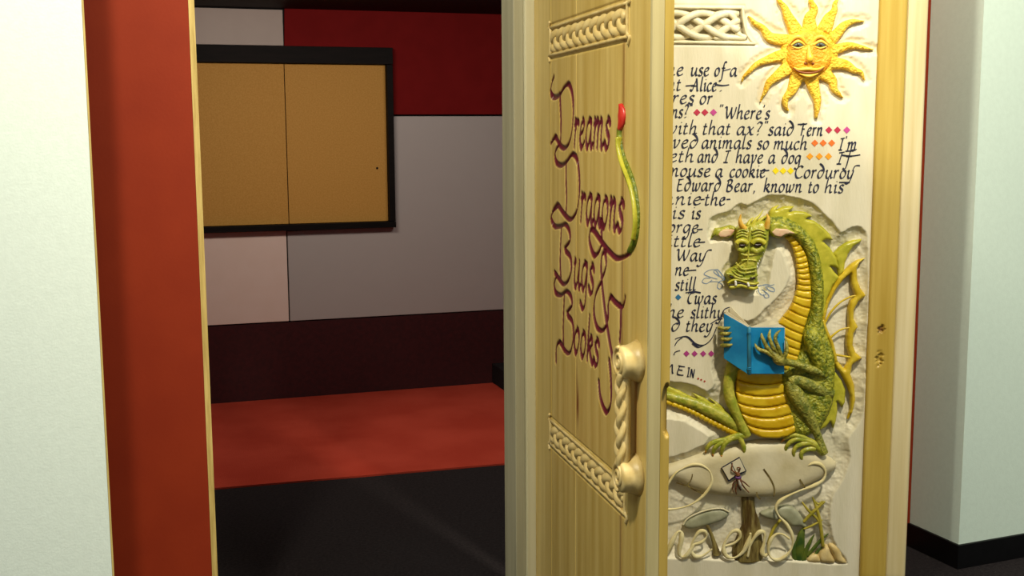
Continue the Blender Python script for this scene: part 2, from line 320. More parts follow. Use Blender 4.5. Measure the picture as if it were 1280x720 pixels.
# ------------------------------------------------------------------ broad pen alphabet (x height 1)
G = {
 'a': (0.8, [[(.6,.92),(.38,1),(.12,.75),(.02,.35),(.12,.03),(.32,.1),(.6,.7)], [(.64,1),(.57,.3),(.63,.02),(.8,.15)]]),
 'b': (0.75, [[(.2,1.75),(.06,.4),(.12,.03),(.38,.05),(.62,.4),(.55,.85),(.35,.95),(.12,.6)]]),
 'c': (0.62, [[(.55,.85),(.38,1),(.12,.75),(.03,.35),(.15,.03),(.38,.04),(.55,.2)]]),
 'd': (0.8, [[(.55,.9),(.35,1),(.1,.75),(.02,.35),(.14,.02),(.36,.1),(.6,.55),(.66,1.0),(.5,1.45),(.2,1.75),(.1,1.7)]]),
 'e': (0.66, [[(.08,.5),(.4,.62),(.52,.85),(.38,1),(.14,.8),(.02,.4),(.14,.03),(.36,.04),(.58,.22)]]),
 'f': (0.55, [[(.72,1.6),(.58,1.75),(.42,1.5),(.3,.6),(.18,-.3),(.02,-.6),(-.14,-.5)], [(.1,.95),(.6,.98)]]),
 'g': (0.78, [[(.6,.9),(.36,1),(.1,.75),(.02,.35),(.14,.04),(.34,.12),(.6,.7)], [(.64,1),(.56,.1),(.45,-.5),(.2,-.7),(-.05,-.55)]]),
 'h': (0.8, [[(.22,1.8),(.1,.9),(.02,0)], [(.08,.5),(.36,.95),(.55,.85),(.5,.3),(.56,.02),(.74,.15)]]),
 'i': (0.38, [[(.02,.8),(.18,1),(.12,.3),(.16,.02),(.34,.15)], [(.2,1.38),(.26,1.45)]]),
 'j': (0.38, [[(.1,.9),(.2,1),(.1,0),(-.05,-.6),(-.25,-.6)], [(.22,1.38),(.28,1.45)]]),
 'k': (0.75, [[(.22,1.8),(.1,.9),(.02,0)], [(.08,.5),(.4,.98),(.55,.8),(.38,.55),(.14,.48)], [(.25,.5),(.45,.15),(.62,0),(.74,.1)]]),
 'l': (0.38, [[(.24,1.8),(.12,.9),(.06,.2),(.14,.02),(.34,.15)]]),
 'm': (1.2, [[(0,.82),(.14,1),(.1,.5),(.02,0)], [(.1,.5),(.36,.97),(.5,.85),(.44,0)], [(.5,.5),(.76,.97),(.92,.85),(.86,.3),(.92,.02),(1.12,.15)]]),
 'n': (0.82, [[(0,.82),(.14,1),(.1,.5),(.02,0)], [(.1,.5),(.38,.97),(.56,.85),(.5,.3),(.56,.02),(.76,.15)]]),
 'o': (0.72, [[(.36,1),(.12,.78),(.02,.35),(.16,.02),(.4,.1),(.6,.5),(.56,.88),(.36,1)]]),
 'p': (0.78, [[(0,.82),(.16,1),(.08,0),(0,-.7)], [(.1,.5),(.36,.98),(.6,.8),(.56,.3),(.34,0),(.1,.1)]]),
 'q': (0.78, [[(.6,.9),(.36,1),(.1,.75),(.02,.35),(.14,.04),(.34,.12),(.6,.7)], [(.64,1),(.5,-.7)]]),
 'r': (0.58, [[(0,.82),(.14,1),(.1,.5),(.02,0)], [(.1,.5),(.32,.95),(.52,.92)]]),
 's': (0.56, [[(.5,.88),(.32,1),(.12,.82),(.2,.58),(.4,.38),(.36,.08),(.14,0),(-.02,.15)]]),
 't': (0.52, [[(.24,1.35),(.14,.7),(.08,.18),(.18,.02),(.42,.15)], [(0,.95),(.42,.98)]]),
 'u': (0.82, [[(0,.82),(.14,1),(.06,.35),(.14,.02),(.34,.1),(.6,.7)], [(.66,1),(.58,.3),(.64,.02),(.8,.15)]]),
 'v': (0.7, [[(0,.85),(.14,1),(.14,.4),(.18,0),(.45,.4),(.58,.85),(.5,1)]]),
 'w': (1.05, [[(0,.85),(.14,1),(.08,.3),(.16,0),(.38,.25),(.52,.95)], [(.52,.95),(.46,.3),(.54,0),(.8,.35),(.94,.85),(.84,1)]]),
 'x': (0.72, [[(.04,.9),(.2,.95),(.4,.1),(.64,.1)], [(.62,.98),(.3,.5),(0,.02)]]),
 'y': (0.78, [[(0,.82),(.14,1),(.06,.35),(.16,.02),(.36,.12),(.6,.7)], [(.66,1),(.5,.2),(.3,-.4),(.05,-.68),(-.2,-.55)]]),
 'z': (0.7, [[(.06,.9),(.55,.92),(.04,.06),(.6,.06)]]),
 'A': (1.1, [[(-.25,.2),(0,.0),(.3,.7),(.62,1.5)], [(.58,1.55),(.7,.8),(.78,.05),(.95,.1)], [(-.15,.62),(.3,.6),(.75,.62)]]),
 'B': (0.95, [[(.25,1.4),(.12,.7),(.06,0)], [(.02,1.3),(.35,1.5),(.65,1.35),(.55,.95),(.25,.8),(.62,.65),(.7,.3),(.4,0),(.05,.05)]]),
 'C': (0.95, [[(.85,1.3),(.6,1.5),(.2,1.2),(.05,.6),(.2,.08),(.55,.02),(.85,.25)]]),
 'D': (1.0, [[(.25,1.4),(.12,.7),(.06,0)], [(0,1.35),(.45,1.5),(.85,1.1),(.8,.5),(.45,.05),(.05,.05)]]),
 'E': (0.85, [[(.25,1.4),(.12,.7),(.1,.05),(.4,.0),(.7,.1)], [(.1,1.4),(.45,1.42),(.75,1.5)], [(.15,.78),(.55,.82)]]),
 'F': (0.85, [[(.3,1.4),(.18,.6),(.05,0)], [(-.1,1.25),(.15,1.45),(.5,1.4),(.85,1.5)], [(.1,.8),(.55,.82)]]),
 'G': (1.0, [[(.85,1.3),(.6,1.5),(.2,1.2),(.05,.6),(.2,.08),(.55,.02),(.78,.3),(.82,.7)], [(.55,.7),(1,.72)]]),
 'I': (0.55, [[(.35,1.45),(.22,.7),(.12,0)], [(.05,1.4),(.55,1.5)], [(-.08,.02),(.35,.02)]]),
 'M': (1.3, [[(0,0),(.2,.7),(.3,1.4)], [(.3,1.4),(.5,.3)], [(.5,.3),(.9,1.4)], [(.9,1.4),(1.0,.05),(1.1,.1)]]),
 'N': (1.1, [[(0,0),(.12,.7),(.22,1.4)], [(.22,1.4),(.7,.05)], [(.7,.05),(.95,1.5)]]),
 'O': (1.1, [[(.55,1.48),(.15,1.1),(.05,.5),(.35,.02),(.75,.3),(.95,.9),(.8,1.4),(.55,1.48)]]),
 'T': (0.85, [[(.1,1.25),(.3,1.42),(.7,1.38),(1,1.5)], [(.55,1.4),(.25,1.0),(.15,.4),(.35,.02),(.6,.1)]]),
 'W': (1.35, [[(-.1,1.3),(.12,1.45),(.15,.7),(.25,0)], [(.25,0),(.6,.8),(.75,1.4)], [(.75,1.4),(.72,.7),(.82,0)], [(.82,0),(1.15,.7),(1.3,1.45)]]),
 '-': (0.5, [[(.05,.5),(.5,.56)]]), ',': (0.3, [[(.12,.12),(.1,-.05),(0,-.25)]]), '.': (0.3, [[(.08,.1),(.14,.02)]]),
 '?': (0.65, [[(.1,1.35),(.3,1.6),(.55,1.4),(.4,.95),(.25,.6),(.25,.4)], [(.2,.1),(.26,.02)]]),
 '"': (0.4, [[(.12,1.75),(.08,1.45)], [(.3,1.75),(.26,1.45)]]), "'": (0.22, [[(.12,1.75),(.06,1.45)]]), ' ': (0.55, []),
}
def word_strokes(txt, sx, sy, x0=0.0, y0=0.0):
    x = x0; out = []
    for ch in txt:
        wd, st = G[ch]
        for s in st:
            q = catmull(s, 5); out.append(np.stack([x + (q[:, 0] + 0.06 * q[:, 1]) * sx, y0 + q[:, 1] * sy], 1))
        x += (wd + 0.12) * sx
    return out
def width(txt): return sum(G[c][0] + 0.12 for c in txt)
def half_widths(P, W, mn, ang=math.radians(42)):
    T = np.gradient(P, axis=0); th = np.arctan2(T[:, 1], T[:, 0])
    return np.maximum(mn, W / 2 * np.abs(np.sin(th - ang)))
def ribbons(strokes, W, mn, h, mapf=None):
    V = []; Fc = []
    for P in strokes:
        if len(P) < 2: continue
        hw = half_widths(P, W, mn); T = np.gradient(P, axis=0); T /= (np.linalg.norm(T, axis=1)[:, None] + 1e-12)
        Nn = np.stack([-T[:, 1], T[:, 0]], 1); b = len(V)
        for i in range(len(P)):
            for s in (-1, 1):
                q = P[i] + Nn[i] * hw[i] * s; V.append((q[0], -h, q[1]))
        for i in range(len(P) - 1): Fc.append((b + 2 * i, b + 2 * i + 2, b + 2 * i + 3, b + 2 * i + 1))
    return V, Fc

def grid(name, us, vs, hf, m, parent, back=None, attrs=None, smooth=True):
    """height field over us x vs, h = hf(Q); side skirts down to `back`"""
    nu, nv = len(us), len(vs); U_, V_ = np.meshgrid(us, vs); Q = np.stack([U_.ravel(), V_.ravel()], 1); h = hf(Q)
    co = np.stack([Q[:, 0], -h, Q[:, 1]], 1)
    i = np.arange(nu * nv).reshape(nv, nu)
    Fc = np.stack([i[:-1, :-1].ravel(), i[:-1, 1:].ravel(), i[1:, 1:].ravel(), i[1:, :-1].ravel()], 1)
    if back is not None:
        ring = np.concatenate([i[0, :], i[1:, -1], i[-1, -2::-1], i[-2:0:-1, 0]])
        n0 = len(co); bco = co[ring].copy(); bco[:, 1] = -back; co = np.concatenate([co, bco]); k = len(ring); j = np.arange(k)
        Fc = np.concatenate([Fc, np.stack([ring, n0 + j, n0 + (j + 1) % k, ring[(j + 1) % k]], 1)])
    me = bpy.data.meshes.new(name); me.vertices.add(len(co)); me.vertices.foreach_set('co', co.ravel())
    me.loops.add(len(Fc) * 4); me.loops.foreach_set('vertex_index', Fc.ravel().astype(np.int32))
    me.polygons.add(len(Fc)); me.polygons.foreach_set('loop_start', np.arange(len(Fc), dtype=np.int32) * 4)
    me.update(calc_edges=True); me.validate()
    if attrs:
        for an, f in attrs.items():
            a = me.attributes.new(an, 'FLOAT', 'POINT'); val = np.zeros(len(co), np.float32); val[:len(Q)] = f(Q); a.data.foreach_set('value', val)
    return link(name, me, m, parent, smooth)
def noise2(Q, s, seed=0):
    """smooth value noise"""
    r = np.random.default_rng(seed).random((256, 256)); x = Q[:, 0] * s + 50; y = Q[:, 1] * s + 50
    xi = np.floor(x).astype(int); yi = np.floor(y).astype(int); fx = x - xi; fy = y - yi; fx = fx * fx * (3 - 2 * fx); fy = fy * fy * (3 - 2 * fy)
    g = lambda a, b: r[a % 256, b % 256]
    return (g(xi, yi) * (1 - fx) + g(xi + 1, yi) * fx) * (1 - fy) + (g(xi, yi + 1) * (1 - fx) + g(xi + 1, yi + 1) * fx) * fy - 0.5
def sstep(x, a, b): t = np.clip((x - a) / (b - a), 0, 1); return t * t * (3 - 2 * t)
def xy(p): return (p[0], p[1])

# ================================================================== THE SETTING
HALL_H = 3.75
# floor of hall and story room, red carpet inlay behind the opening
floor = struct(box('floor', (-4.5, 5.5), (-2.5, 10.0), (-0.12, 0.0), 'carpetdark'))
rc = [floor_at(272, 612), floor_at(645, 580)]
cdir = (rc[1] - rc[0]).normalized()
ra = rc[0] - cdir * 0.8; rb = rc[1] + cdir * 2.0
fb = F0 - FD * 1.6; fe = F0 + FD * 4.2
carpet = prism('carpet', [xy(ra), xy(rb), xy(fe - FN * 0.03 - FD * 0.3), xy(fb - FN * 0.03 + FD * 0.25)], 0.0, 0.008, 'carpetred')
carpet['label'] = 'red carpet laid in front of the far maroon wall'; carpet['category'] = 'carpet'; carpet['kind'] = 'thing'

# left white wall
LW = hit(121, 360, C0, WN); LW.z = 0
wl = struct(prism('wall_left', [xy(LW), xy(LW - WD * 3.2), xy(LW - WD * 3.2 + WN * 0.12), xy(LW + WN * 0.12)], 0, HALL_H, 'wallwhite'))
struct(prism('trim_1', [xy(LW + WD * 0.005 - WN * 0.001), xy(LW + WD * 0.0005 - WN * 0.001), xy(LW + WD * 0.0005 + WN * 0.121), xy(LW + WD * 0.005 + WN * 0.121)], 0, HALL_H, 'grime'))
# red wall behind it, with the plywood end strip of the opening
RL = hit(250, 360, R0, WN); RL.z = 0
RL2 = hit(257.5, 360, R0, WN); RL2.z = 0
struct(prism('wall_red_left', [xy(LW - WD * 2.0 + WN * REC), xy(RL), xy(RL + WN * 0.03), xy(LW - WD * 2.0 + WN * (REC + 0.03))], 0, HALL_H, 'red'))
struct(prism('trim_2', [xy(RL + WD * 0.0005), xy(RL2), xy(RL2 + WN * 0.06), xy(RL + WN * 0.06 + WD * 0.0005)], 0, HALL_H, 'grime'))
# right: red wall, column, baseboard
RR = hit(700, 360, R0, WN); RR.z = 0
CBK = C0 + WN * REC
struct(prism('wall_red_right', [xy(RR + WD * 0.35), xy(CBK + WD * 0.4), xy(CBK + WD * 0.4 + WN * 0.05), xy(RR + WD * 0.35 + WN * 0.05)], 0, HALL_H, 'red'))
pil = struct(prism('wall_right', [xy(C0), xy(C0 + WD * 2.6), xy(C0 + WD * 2.6 + WN * REC), xy(C0 + WN * (REC - 0.001))], 0, HALL_H, 'wallcol'))
# the two sides of the baseboard round the column
t = 0.012
a0 = C0 - WN * t - WD * t
struct(prism('baseboard_right', [xy(a0), xy(C0 - WN * t + WD * 2.6), xy(C0 - WN * 0.0005 + WD * 2.6), xy(C0 - WN * 0.0005 - WD * 0.0005),
        xy(C0 + WN * (REC - 0.002) - WD * 0.0005), xy(C0 + WN * (REC - 0.002) - WD * t)], 0.0, 0.088, 'base', bevel=0.0015))
# header over the opening and hall ceiling
hc = struct(box('ceiling', (-4.5, 5.5), (-2.5, 5.6), (HALL_H, HALL_H + 0.1), 'hall_ceiling'))

# post on which the first leaf hangs
PA = hit(643.5, 360, R0, WN); PB = hit(656, 360, R0, WN); PC = hit(668, 360, R0, WN)
for q in (PA, PB, PC): q.z = 0
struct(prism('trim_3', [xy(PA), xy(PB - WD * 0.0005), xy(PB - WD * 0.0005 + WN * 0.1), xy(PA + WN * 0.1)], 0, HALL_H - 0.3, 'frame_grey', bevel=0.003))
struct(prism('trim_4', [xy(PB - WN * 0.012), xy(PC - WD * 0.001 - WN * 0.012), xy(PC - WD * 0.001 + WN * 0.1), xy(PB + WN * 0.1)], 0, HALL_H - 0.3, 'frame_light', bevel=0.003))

# ---- story room behind the opening
def far(px, py, off=0.0): return hit(px, py, F0 - FN * off, FN)
FH = 3.0
bw = struct(prism('wall_back', [xy(fb), xy(fe), xy(fe + FN * 0.1), xy(fb + FN * 0.1)], 0, FH, 'black'))
struct(prism('ceiling_story_room', [xy(RL + WN * 0.1 - WD * 1.4), xy(RR + WN * 0.1 + WD * 2.6), xy(fe + FN * 0.1), xy(fb + FN * 0.1)], far(350, 11).z, far(350, 11).z + 0.06, 'black'))
struct(prism('wall_story_room_left', [xy(fb), xy(fb - FD * 0.1), xy(RL - WD * 1.5 + WN * 0.06), xy(RL - WD * 1.4 + WN * 0.06)], 0, FH, 'maroonwall'))
struct(prism('wall_story_room_right', [xy(fe), xy(fe + FD * 0.1), xy(RR + WD * 2.7 + WN * 0.1), xy(RR + WD * 2.6 + WN * 0.1)], 0, FH, 'maroonwall'))
def wallpanel(name, pts, m, off=0.02, label=None):
    o = slab_poly(name, [far(x, y, off) for x, y in pts], m, bw, off - 0.0005, -FN, bevel=0.002)
    o.parent = bw
    if label: o['label'] = label
    return o
def row_y(px, y0, px0=300): # image height at px of the level line through (px0, y0) on the far wall
    z = far(px0, y0).z; lo, hi = -200, 900
    for _ in range(40):
        mid = (lo + hi) / 2
        if far(px, mid).z > z: lo = mid
        else: hi = mid
    return lo
def drop(x, yt, yb_):  # image column at row yb_ of the plumb line through (x, yt)
    P = far(x, yt); P = Vector((P.x, P.y, 0.3)) - EYE; d = P
    cx = lambda z: (lambda v: (640 + F_PX * v.dot(RT) / v.dot(FW), 360 - F_PX * v.dot(UPV) / v.dot(FW)))(Vector((P.x, P.y, z - CAM_H)))
    lo, hi = 0.0, 4.0
    for _ in range(40):
        m_ = (lo + hi) / 2
        if cx(m_)[1] > yb_: lo = m_
        else: hi = m_
    return cx(lo)[0]
def rect(x0, x1, yt, yb, px0=300):
    xa, xb = drop(x0, row_y(x0, yt, px0), row_y(x0, yb, px0)), drop(x1, row_y(x1, yt, px0), row_y(x1, yb, px0))
    return [(x0, row_y(x0, yt, px0)), (x1, row_y(x1, yt, px0)), (xb, row_y(xb, yb, px0)), (xa, row_y(xa, yb, px0))]
def rect_old(x0, x1, yt, yb, px0=300): return [(x0, row_y(x0, yt, px0)), (x1, row_y(x1, yt, px0)), (x1, row_y(x1, yb, px0)), (x0, row_y(x0, yb, px0))]
yb = row_y(300, 407, 260)
wallpanel('panel', rect(160, 353, 11, 56), 'topwhite', label='pale grey wall panel above the black frame')
wallpanel('panel', [(355.5, row_y(355.5, 9)), (900, row_y(900, 9)), (900, row_y(900, 143, 560)), (489.5, row_y(490.5, 143, 560)), (487.5, 62), (355.5, 60)], 'redfar', label='dark red wall panel')
wallpanel('panel', rect(160, 357.6, 289.5, yb), 'whitepanel', label='warm white wall panel under the frame')
wallpanel('panel', [(359.2, 289), (490.5, 283.5), (drop(490.5, 283.5, 145.5), 145.5), (900, row_y(900, 145.5, 560)), (900, row_y(900, yb)), (drop(359.2, 289, 402), row_y(362, yb))], 'greypanel', label='large grey L-shaped wall panel')
wallpanel('panel', [(150, row_y(150, yb + 1.5)), (900, row_y(900, yb + 1.5)), (900, row_y(900, 503)), (150, row_y(150, 503))], 'maroonwall', label='maroon carpeted base panel')
# framed boards
brd = thing('notice_board', 'wide black framed board with two brown hardboard panels on far wall', 'board', far(370, 180), FA)
def brd_local(p): q = p - brd.location; return (q.dot(FD), q.dot(FN), q.z)
def brd_box(name, x0, x1, yt, yb_, m, o0, o1, bev=0.002, label=None):
    R_ = rect(x0, x1, yt, yb_); a = brd_local(far(*R_[0])); c = brd_local(far(*R_[2]))
    return box(name, (a[0], c[0]), (-o1, -o0), (c[2], a[2]), m, brd, bev, label)
brd_box('top_rail', 150, 487.5, 57.5, 79, 'blackmetal', 0.021, 0.075)
brd_box('bottom_rail', 150, 491.8, 281.5, 289, 'blackmetal', 0.021, 0.075)
brd_box('side_rail', 480.2, 487.6, 79.5, 281, 'blackmetal', 0.021, 0.075)
brd_box('board', 150, 353.6, 79.5, 281, 'card', 0.021, 0.035)
brd_box('board', 354.6, 480.0, 79.5, 281, 'card', 0.021, 0.033)
bl = brd_local(far(470, 210))
mesh('hole', [(bl[0] + 0.007 * math.cos(a), -0.0345, bl[2] + 0.007 * math.sin(a)) for a in np.linspace(0, 2 * math.pi, 12, endpoint=False)], [tuple(range(12))], 'black', brd)
# low step in the far right corner
sp = floor_at(622, 484.5) ; sp = sp - FN * max(0.0, (sp - F0).dot(FN) + 0.325)
stp = prism('step', [xy(sp), xy(sp + FD * 0.9), xy(sp + FD * 0.9 + FN * 0.3), xy(sp + FN * 0.3)], 0.009, 0.13, 'carpetdark', bevel=0.004)
stp['label'] = 'low charcoal carpeted step against the maroon wall'; stp['category'] = 'step'; stp['kind'] = 'thing'

# ================================================================== FIRST LEAF (lettered door)
ang1 = math.atan2(U1.y, U1.x)
d1 = thing('carved_door', 'open pine door carved with Dreams Dragons Bugs and Books, braided handle', 'door', H1 + U1 * 0.0, ang1)
L1W = loc1(812, 360)[0]; TH = 0.052
def p1(px, py): q = loc1(px, py); return np.array((q[0], q[2]))
z2 = lambda x, y: (670 + x * .2778, 80 + y * .2778)
z3 = lambda x, y: (670 + x * .2778, 260 + y * .2778)
z4 = lambda x, y: (670 + x * .3472, 430 + y * .3472)
caps = [
 [z2(*p) for p in [(80,55),(68,90),(65,130),(80,150),(105,138),(125,105),(145,92),(160,130),(166,200),(161,290),(147,355),(126,378),(105,365),(85,330),(65,358)]],
 [z2(*p) for p in [(105,140),(108,200),(110,270),(108,352)]],
 [z2(*p) for p in [(97,368),(84,400),(88,440),(110,456),(135,440),(160,408),(180,425),(190,480),(193,560),(186,640),(166,690),(146,697),(120,670),(95,635),(76,655)]],
 [z2(*p) for p in [(133,445),(133,520),(135,600),(133,675)]],
 [z3(*p) for p in [(97,-8),(74,15),(67,50),(82,82),(108,82),(130,75),(148,105),(149,150),(128,185),(152,222),(156,280),(142,328),(120,342),(95,310),(82,292)]],
 [z3(*p) for p in [(112,85),(108,180),(107,260),(110,325)]],
 [z3(*p) for p in [(92,300),(80,340),(86,380),(110,392),(135,376),(155,400),(158,440),(138,475),(161,515),(166,580),(151,650),(128,642),(105,605),(90,625),(88,690)]],
 [z3(*p) for p in [(125,395),(122,480),(120,560),(122,635)]],
 [z3(*p) for p in [(400,400),(386,445),(355,425),(332,402),(322,440),(320,500),(300,550),(272,537),(258,470),(266,390),(290,330),(312,260),(305,198),(292,225),(291,300),(300,400),(315,520),(335,640),(352,720)]],
 [z3(*p) for p in [(378,440),(378,520),(374,600)]],
 [(748,478),(750,498),(757,515),(762.5,505),(763,478),(761,452)],
 [z3(*p) for p in [(425,198),(395,220),(360,225),(325,195),(290,150),(262,108),(243,98),(238,150),(255,208),(275,205),(292,160),(291,100),(288,60)]],
]
st1 = [catmull([p1(*q) for q in s], 7) for s in caps]
def word1(txt, xa, xb, px, py, xh):
    a = p1(xa, py)[0]; b = p1(xb, py)[0]; v = p1(px, py)[1]; hgt = p1(px, py - xh)[1] - v
    return word_strokes(txt, (b - a) / width(txt), hgt, a, v)
st1 += word1('reams', 717, 763, 735, 184.5, 34) + word1('raaons', 725, 780, 740, 280.5, 35) + word1('ugs', 716.5, 743, 727, 362, 34) + word1('ooks', 717, 749, 727, 446, 31)
W1, MN1 = 0.024, 0.0056
vine_px = [(775.5,160,1.6),(775.3,172,2.2),(776,186,2.8),(780,203,3.2),(786,218,3.5),(792,236,3.7),(796,258,3.6),(797,280,3.1),(794.5,299,2.4),(788,314,1.4)]
def field1(Q):
    """carved depth and paint of the first leaf"""
    d = np.zeros(len(Q)); pt = np.zeros(len(Q))
    for P in st1:
        hw = half_widths(P, W1, MN1)
        lo = P.min(0) - 0.03; hi = P.max(0) + 0.03
        idx = np.where((Q[:, 0] > lo[0]) & (Q[:, 0] < hi[0]) & (Q[:, 1] > lo[1]) & (Q[:, 1] < hi[1]))[0]
        if not len(idx): continue
        q = Q[idx]; best = np.full(len(idx), -1e9)
        for i in range(len(P) - 1):
            a, b = P[i], P[i + 1]; ab = b - a; tt = np.clip(((q - a) @ ab) / ((ab ** 2).sum() + 1e-12), 0, 1)
            e = np.sqrt(((q - a - tt[:, None] * ab) ** 2).sum(1)); best = np.maximum(best, hw[i] - e)
        d[idx] = np.minimum(d[idx], -np.clip(best + 0.0022, 0, 0.008) * 0.85)
        pt[idx] = np.maximum(pt[idx], sstep(best, -0.0009, 0.0009))
    return d, pt
bands = []   # (u0, u1, v0, v1)
bands.append((p1(688, 40)[0], p1(786, 10)[0], p1(692, 71)[1], p1(692, 31)[1]))
bands.append((p1(688, 540)[0], p1(783, 600)[0], p1(692, 560.5)[1], p1(692, 526)[1]))
print('bands', bands)
knots = [(p1(722, 505), 0.011, 0.055), (p1(721, 478), 0.003, 0.06)]
def h1(Q):
    d, pt = field1(Q); h1.pt = pt
    h = d
    for (a, b, c, e) in bands:
        x = np.minimum(np.minimum(Q[:, 0] - a, b - Q[:, 0]), np.minimum(Q[:, 1] - c, e - Q[:, 1]))   # >0 inside
        h = h + np.where(x > 0.012, -0.010 * sstep(x, 0.012, 0.017), 0)              # sunk ground of braid
        h = h - 0.004 * np.exp(-((x + 0.004) / 0.0028) ** 2)                          # groove outside the rim
    h = h + 0.0006 * noise2(Q * np.array((1, 0.1)), 40, 3)
    return h
def knotf(Q):
    v = np.zeros(len(Q))
    for (c, a, b) in knots: v = np.maximum(v, np.exp(-((Q[:, 0] - c[0]) / a) ** 2 - ((Q[:, 1] - c[1]) / b) ** 2))
    v = np.maximum(v, 0.5 * np.exp(-((Q[:, 0] - seams[3] + 0.010) / 0.011) ** 2))
    return np.clip(v * 1.1, 0, 1)
seams = [0.0, p1(689, 360)[0], p1(720, 360)[0], p1(779.5, 360)[0], L1W - 0.012]
vtop, vbot = 2.3, 0.012
vA, vB = p1(700, 700)[1], p1(700, -8)[1]
vs_list = np.concatenate([np.arange(vbot, vA, 0.05), np.arange(vA, min(vB, vtop), 0.0022), np.arange(min(vB, vtop), vtop + 0.001, 0.05)]); vs_list = np.unique(np.round(vs_list, 5))
for i in range(4):
    a, b = seams[i] + 0.0006, seams[i + 1] - 0.0006
    us = np.concatenate([[a, a + 0.0012], np.linspace(a + 0.003, b - 0.003, max(4, int((b - a) / 0.0024))), [b - 0.0012, b]])
    def hf(Q, a=a, b=b):
        e = np.minimum(Q[:, 0] - a, b - Q[:, 0]); return h1(Q) - 0.0016 * (1 - sstep(e, 0, 0.002))
    grid('plank', us, vs_list, hf, 'wood', d1, -0.014, {'paint': lambda Q: h1.pt, 'knot': knotf})
# core, edge board with rounded arris and finger pull
box('core', (0.002, L1W - 0.02), (0.0145, TH), (0.012, 2.3), 'wood', d1)
EB0, EB1 = L1W - 0.011, L1W
def edgef(Q):   # free edge face as a height field, built below in its own orientation
    return Q
# front arris strip (pale, rounded) and edge face
prof = [(L1W - 0.0115, 0.0), (L1W - 0.006, 0.0002), (L1W - 0.002, 0.002), (L1W, 0.006), (L1W + 0.0005, 0.012), (L1W + 0.0005, 0.029), (L1W - 0.0115, 0.029)]
V = []; Fc = []; zz = [0.012, 2.3]
for z in zz:
    for (x, y) in prof: V.append((x, y, z))
n = len(prof)
for i in range(n): Fc.append((i, (i + 1) % n, n + (i + 1) % n, n + i))
Fc += [tuple(range(n - 1, -1, -1)), tuple(range(n, 2 * n))]
mesh('edge_strip', V, Fc, 'edgebeige', d1, False, 'beige rounded front arris of the door', True)
# edge face with finger pull: plane x = L1W, spanned by y and z
ys = np.linspace(0.0295, TH, 16); pz0 = p1(812, 478)[1]; 
zt_ = hit(834, 478, H1 + U1 * L1W, U1).z; zb_ = hit(834, 548, H1 + U1 * L1W, U1).z
zs = np.unique(np.concatenate([np.arange(0.012, 2.3, 0.08), np.arange(zb_ - 0.03, zt_ + 0.03, 0.003), [2.3]]))
Y_, Z_ = np.meshgrid(ys, zs); yc = 0.046; zc = (zt_ + zb_) / 2; hz = (zt_ - zb_) / 2
rr = np.sqrt(((Y_ - yc) / 0.015) ** 2 + ((Z_ - zc) / hz) ** 2); dep = -0.022 * (1 - sstep(rr, 0.75, 1.02))
co = np.stack([L1W + 0.0005 + dep.ravel(), Y_.ravel(), Z_.ravel()], 1); ii = np.arange(co.shape[0]).reshape(Y_.shape)
Fc = [(int(ii[r, c]), int(ii[r, c + 1]), int(ii[r + 1, c + 1]), int(ii[r + 1, c])) for r in range(ii.shape[0] - 1) for c in range(ii.shape[1] - 1)]
n0 = len(co); co = list(map(tuple, co))
for (y, z) in ((0.0295, 0.012), (TH, 0.012), (TH, 2.3), (0.0295, 2.3)): co.append((L1W - 0.018, y, z))
Fc += [(n0, n0 + 1, n0 + 2, n0 + 3)]
Fc.append(tuple([int(x) for x in ii[0, :]] + [n0 + 1, n0])); Fc.append(tuple([int(x) for x in ii[-1, ::-1]] + [n0 + 3, n0 + 2]))
Fc.append(tuple([int(x) for x in ii[::-1, 0]] + [n0, n0 + 3])); Fc.append(tuple([int(x) for x in ii[:, -1]] + [n0 + 2, n0 + 1]))
mesh('edge_board', co, Fc, 'woodedge', d1, True, 'golden free edge with an oval finger pull')

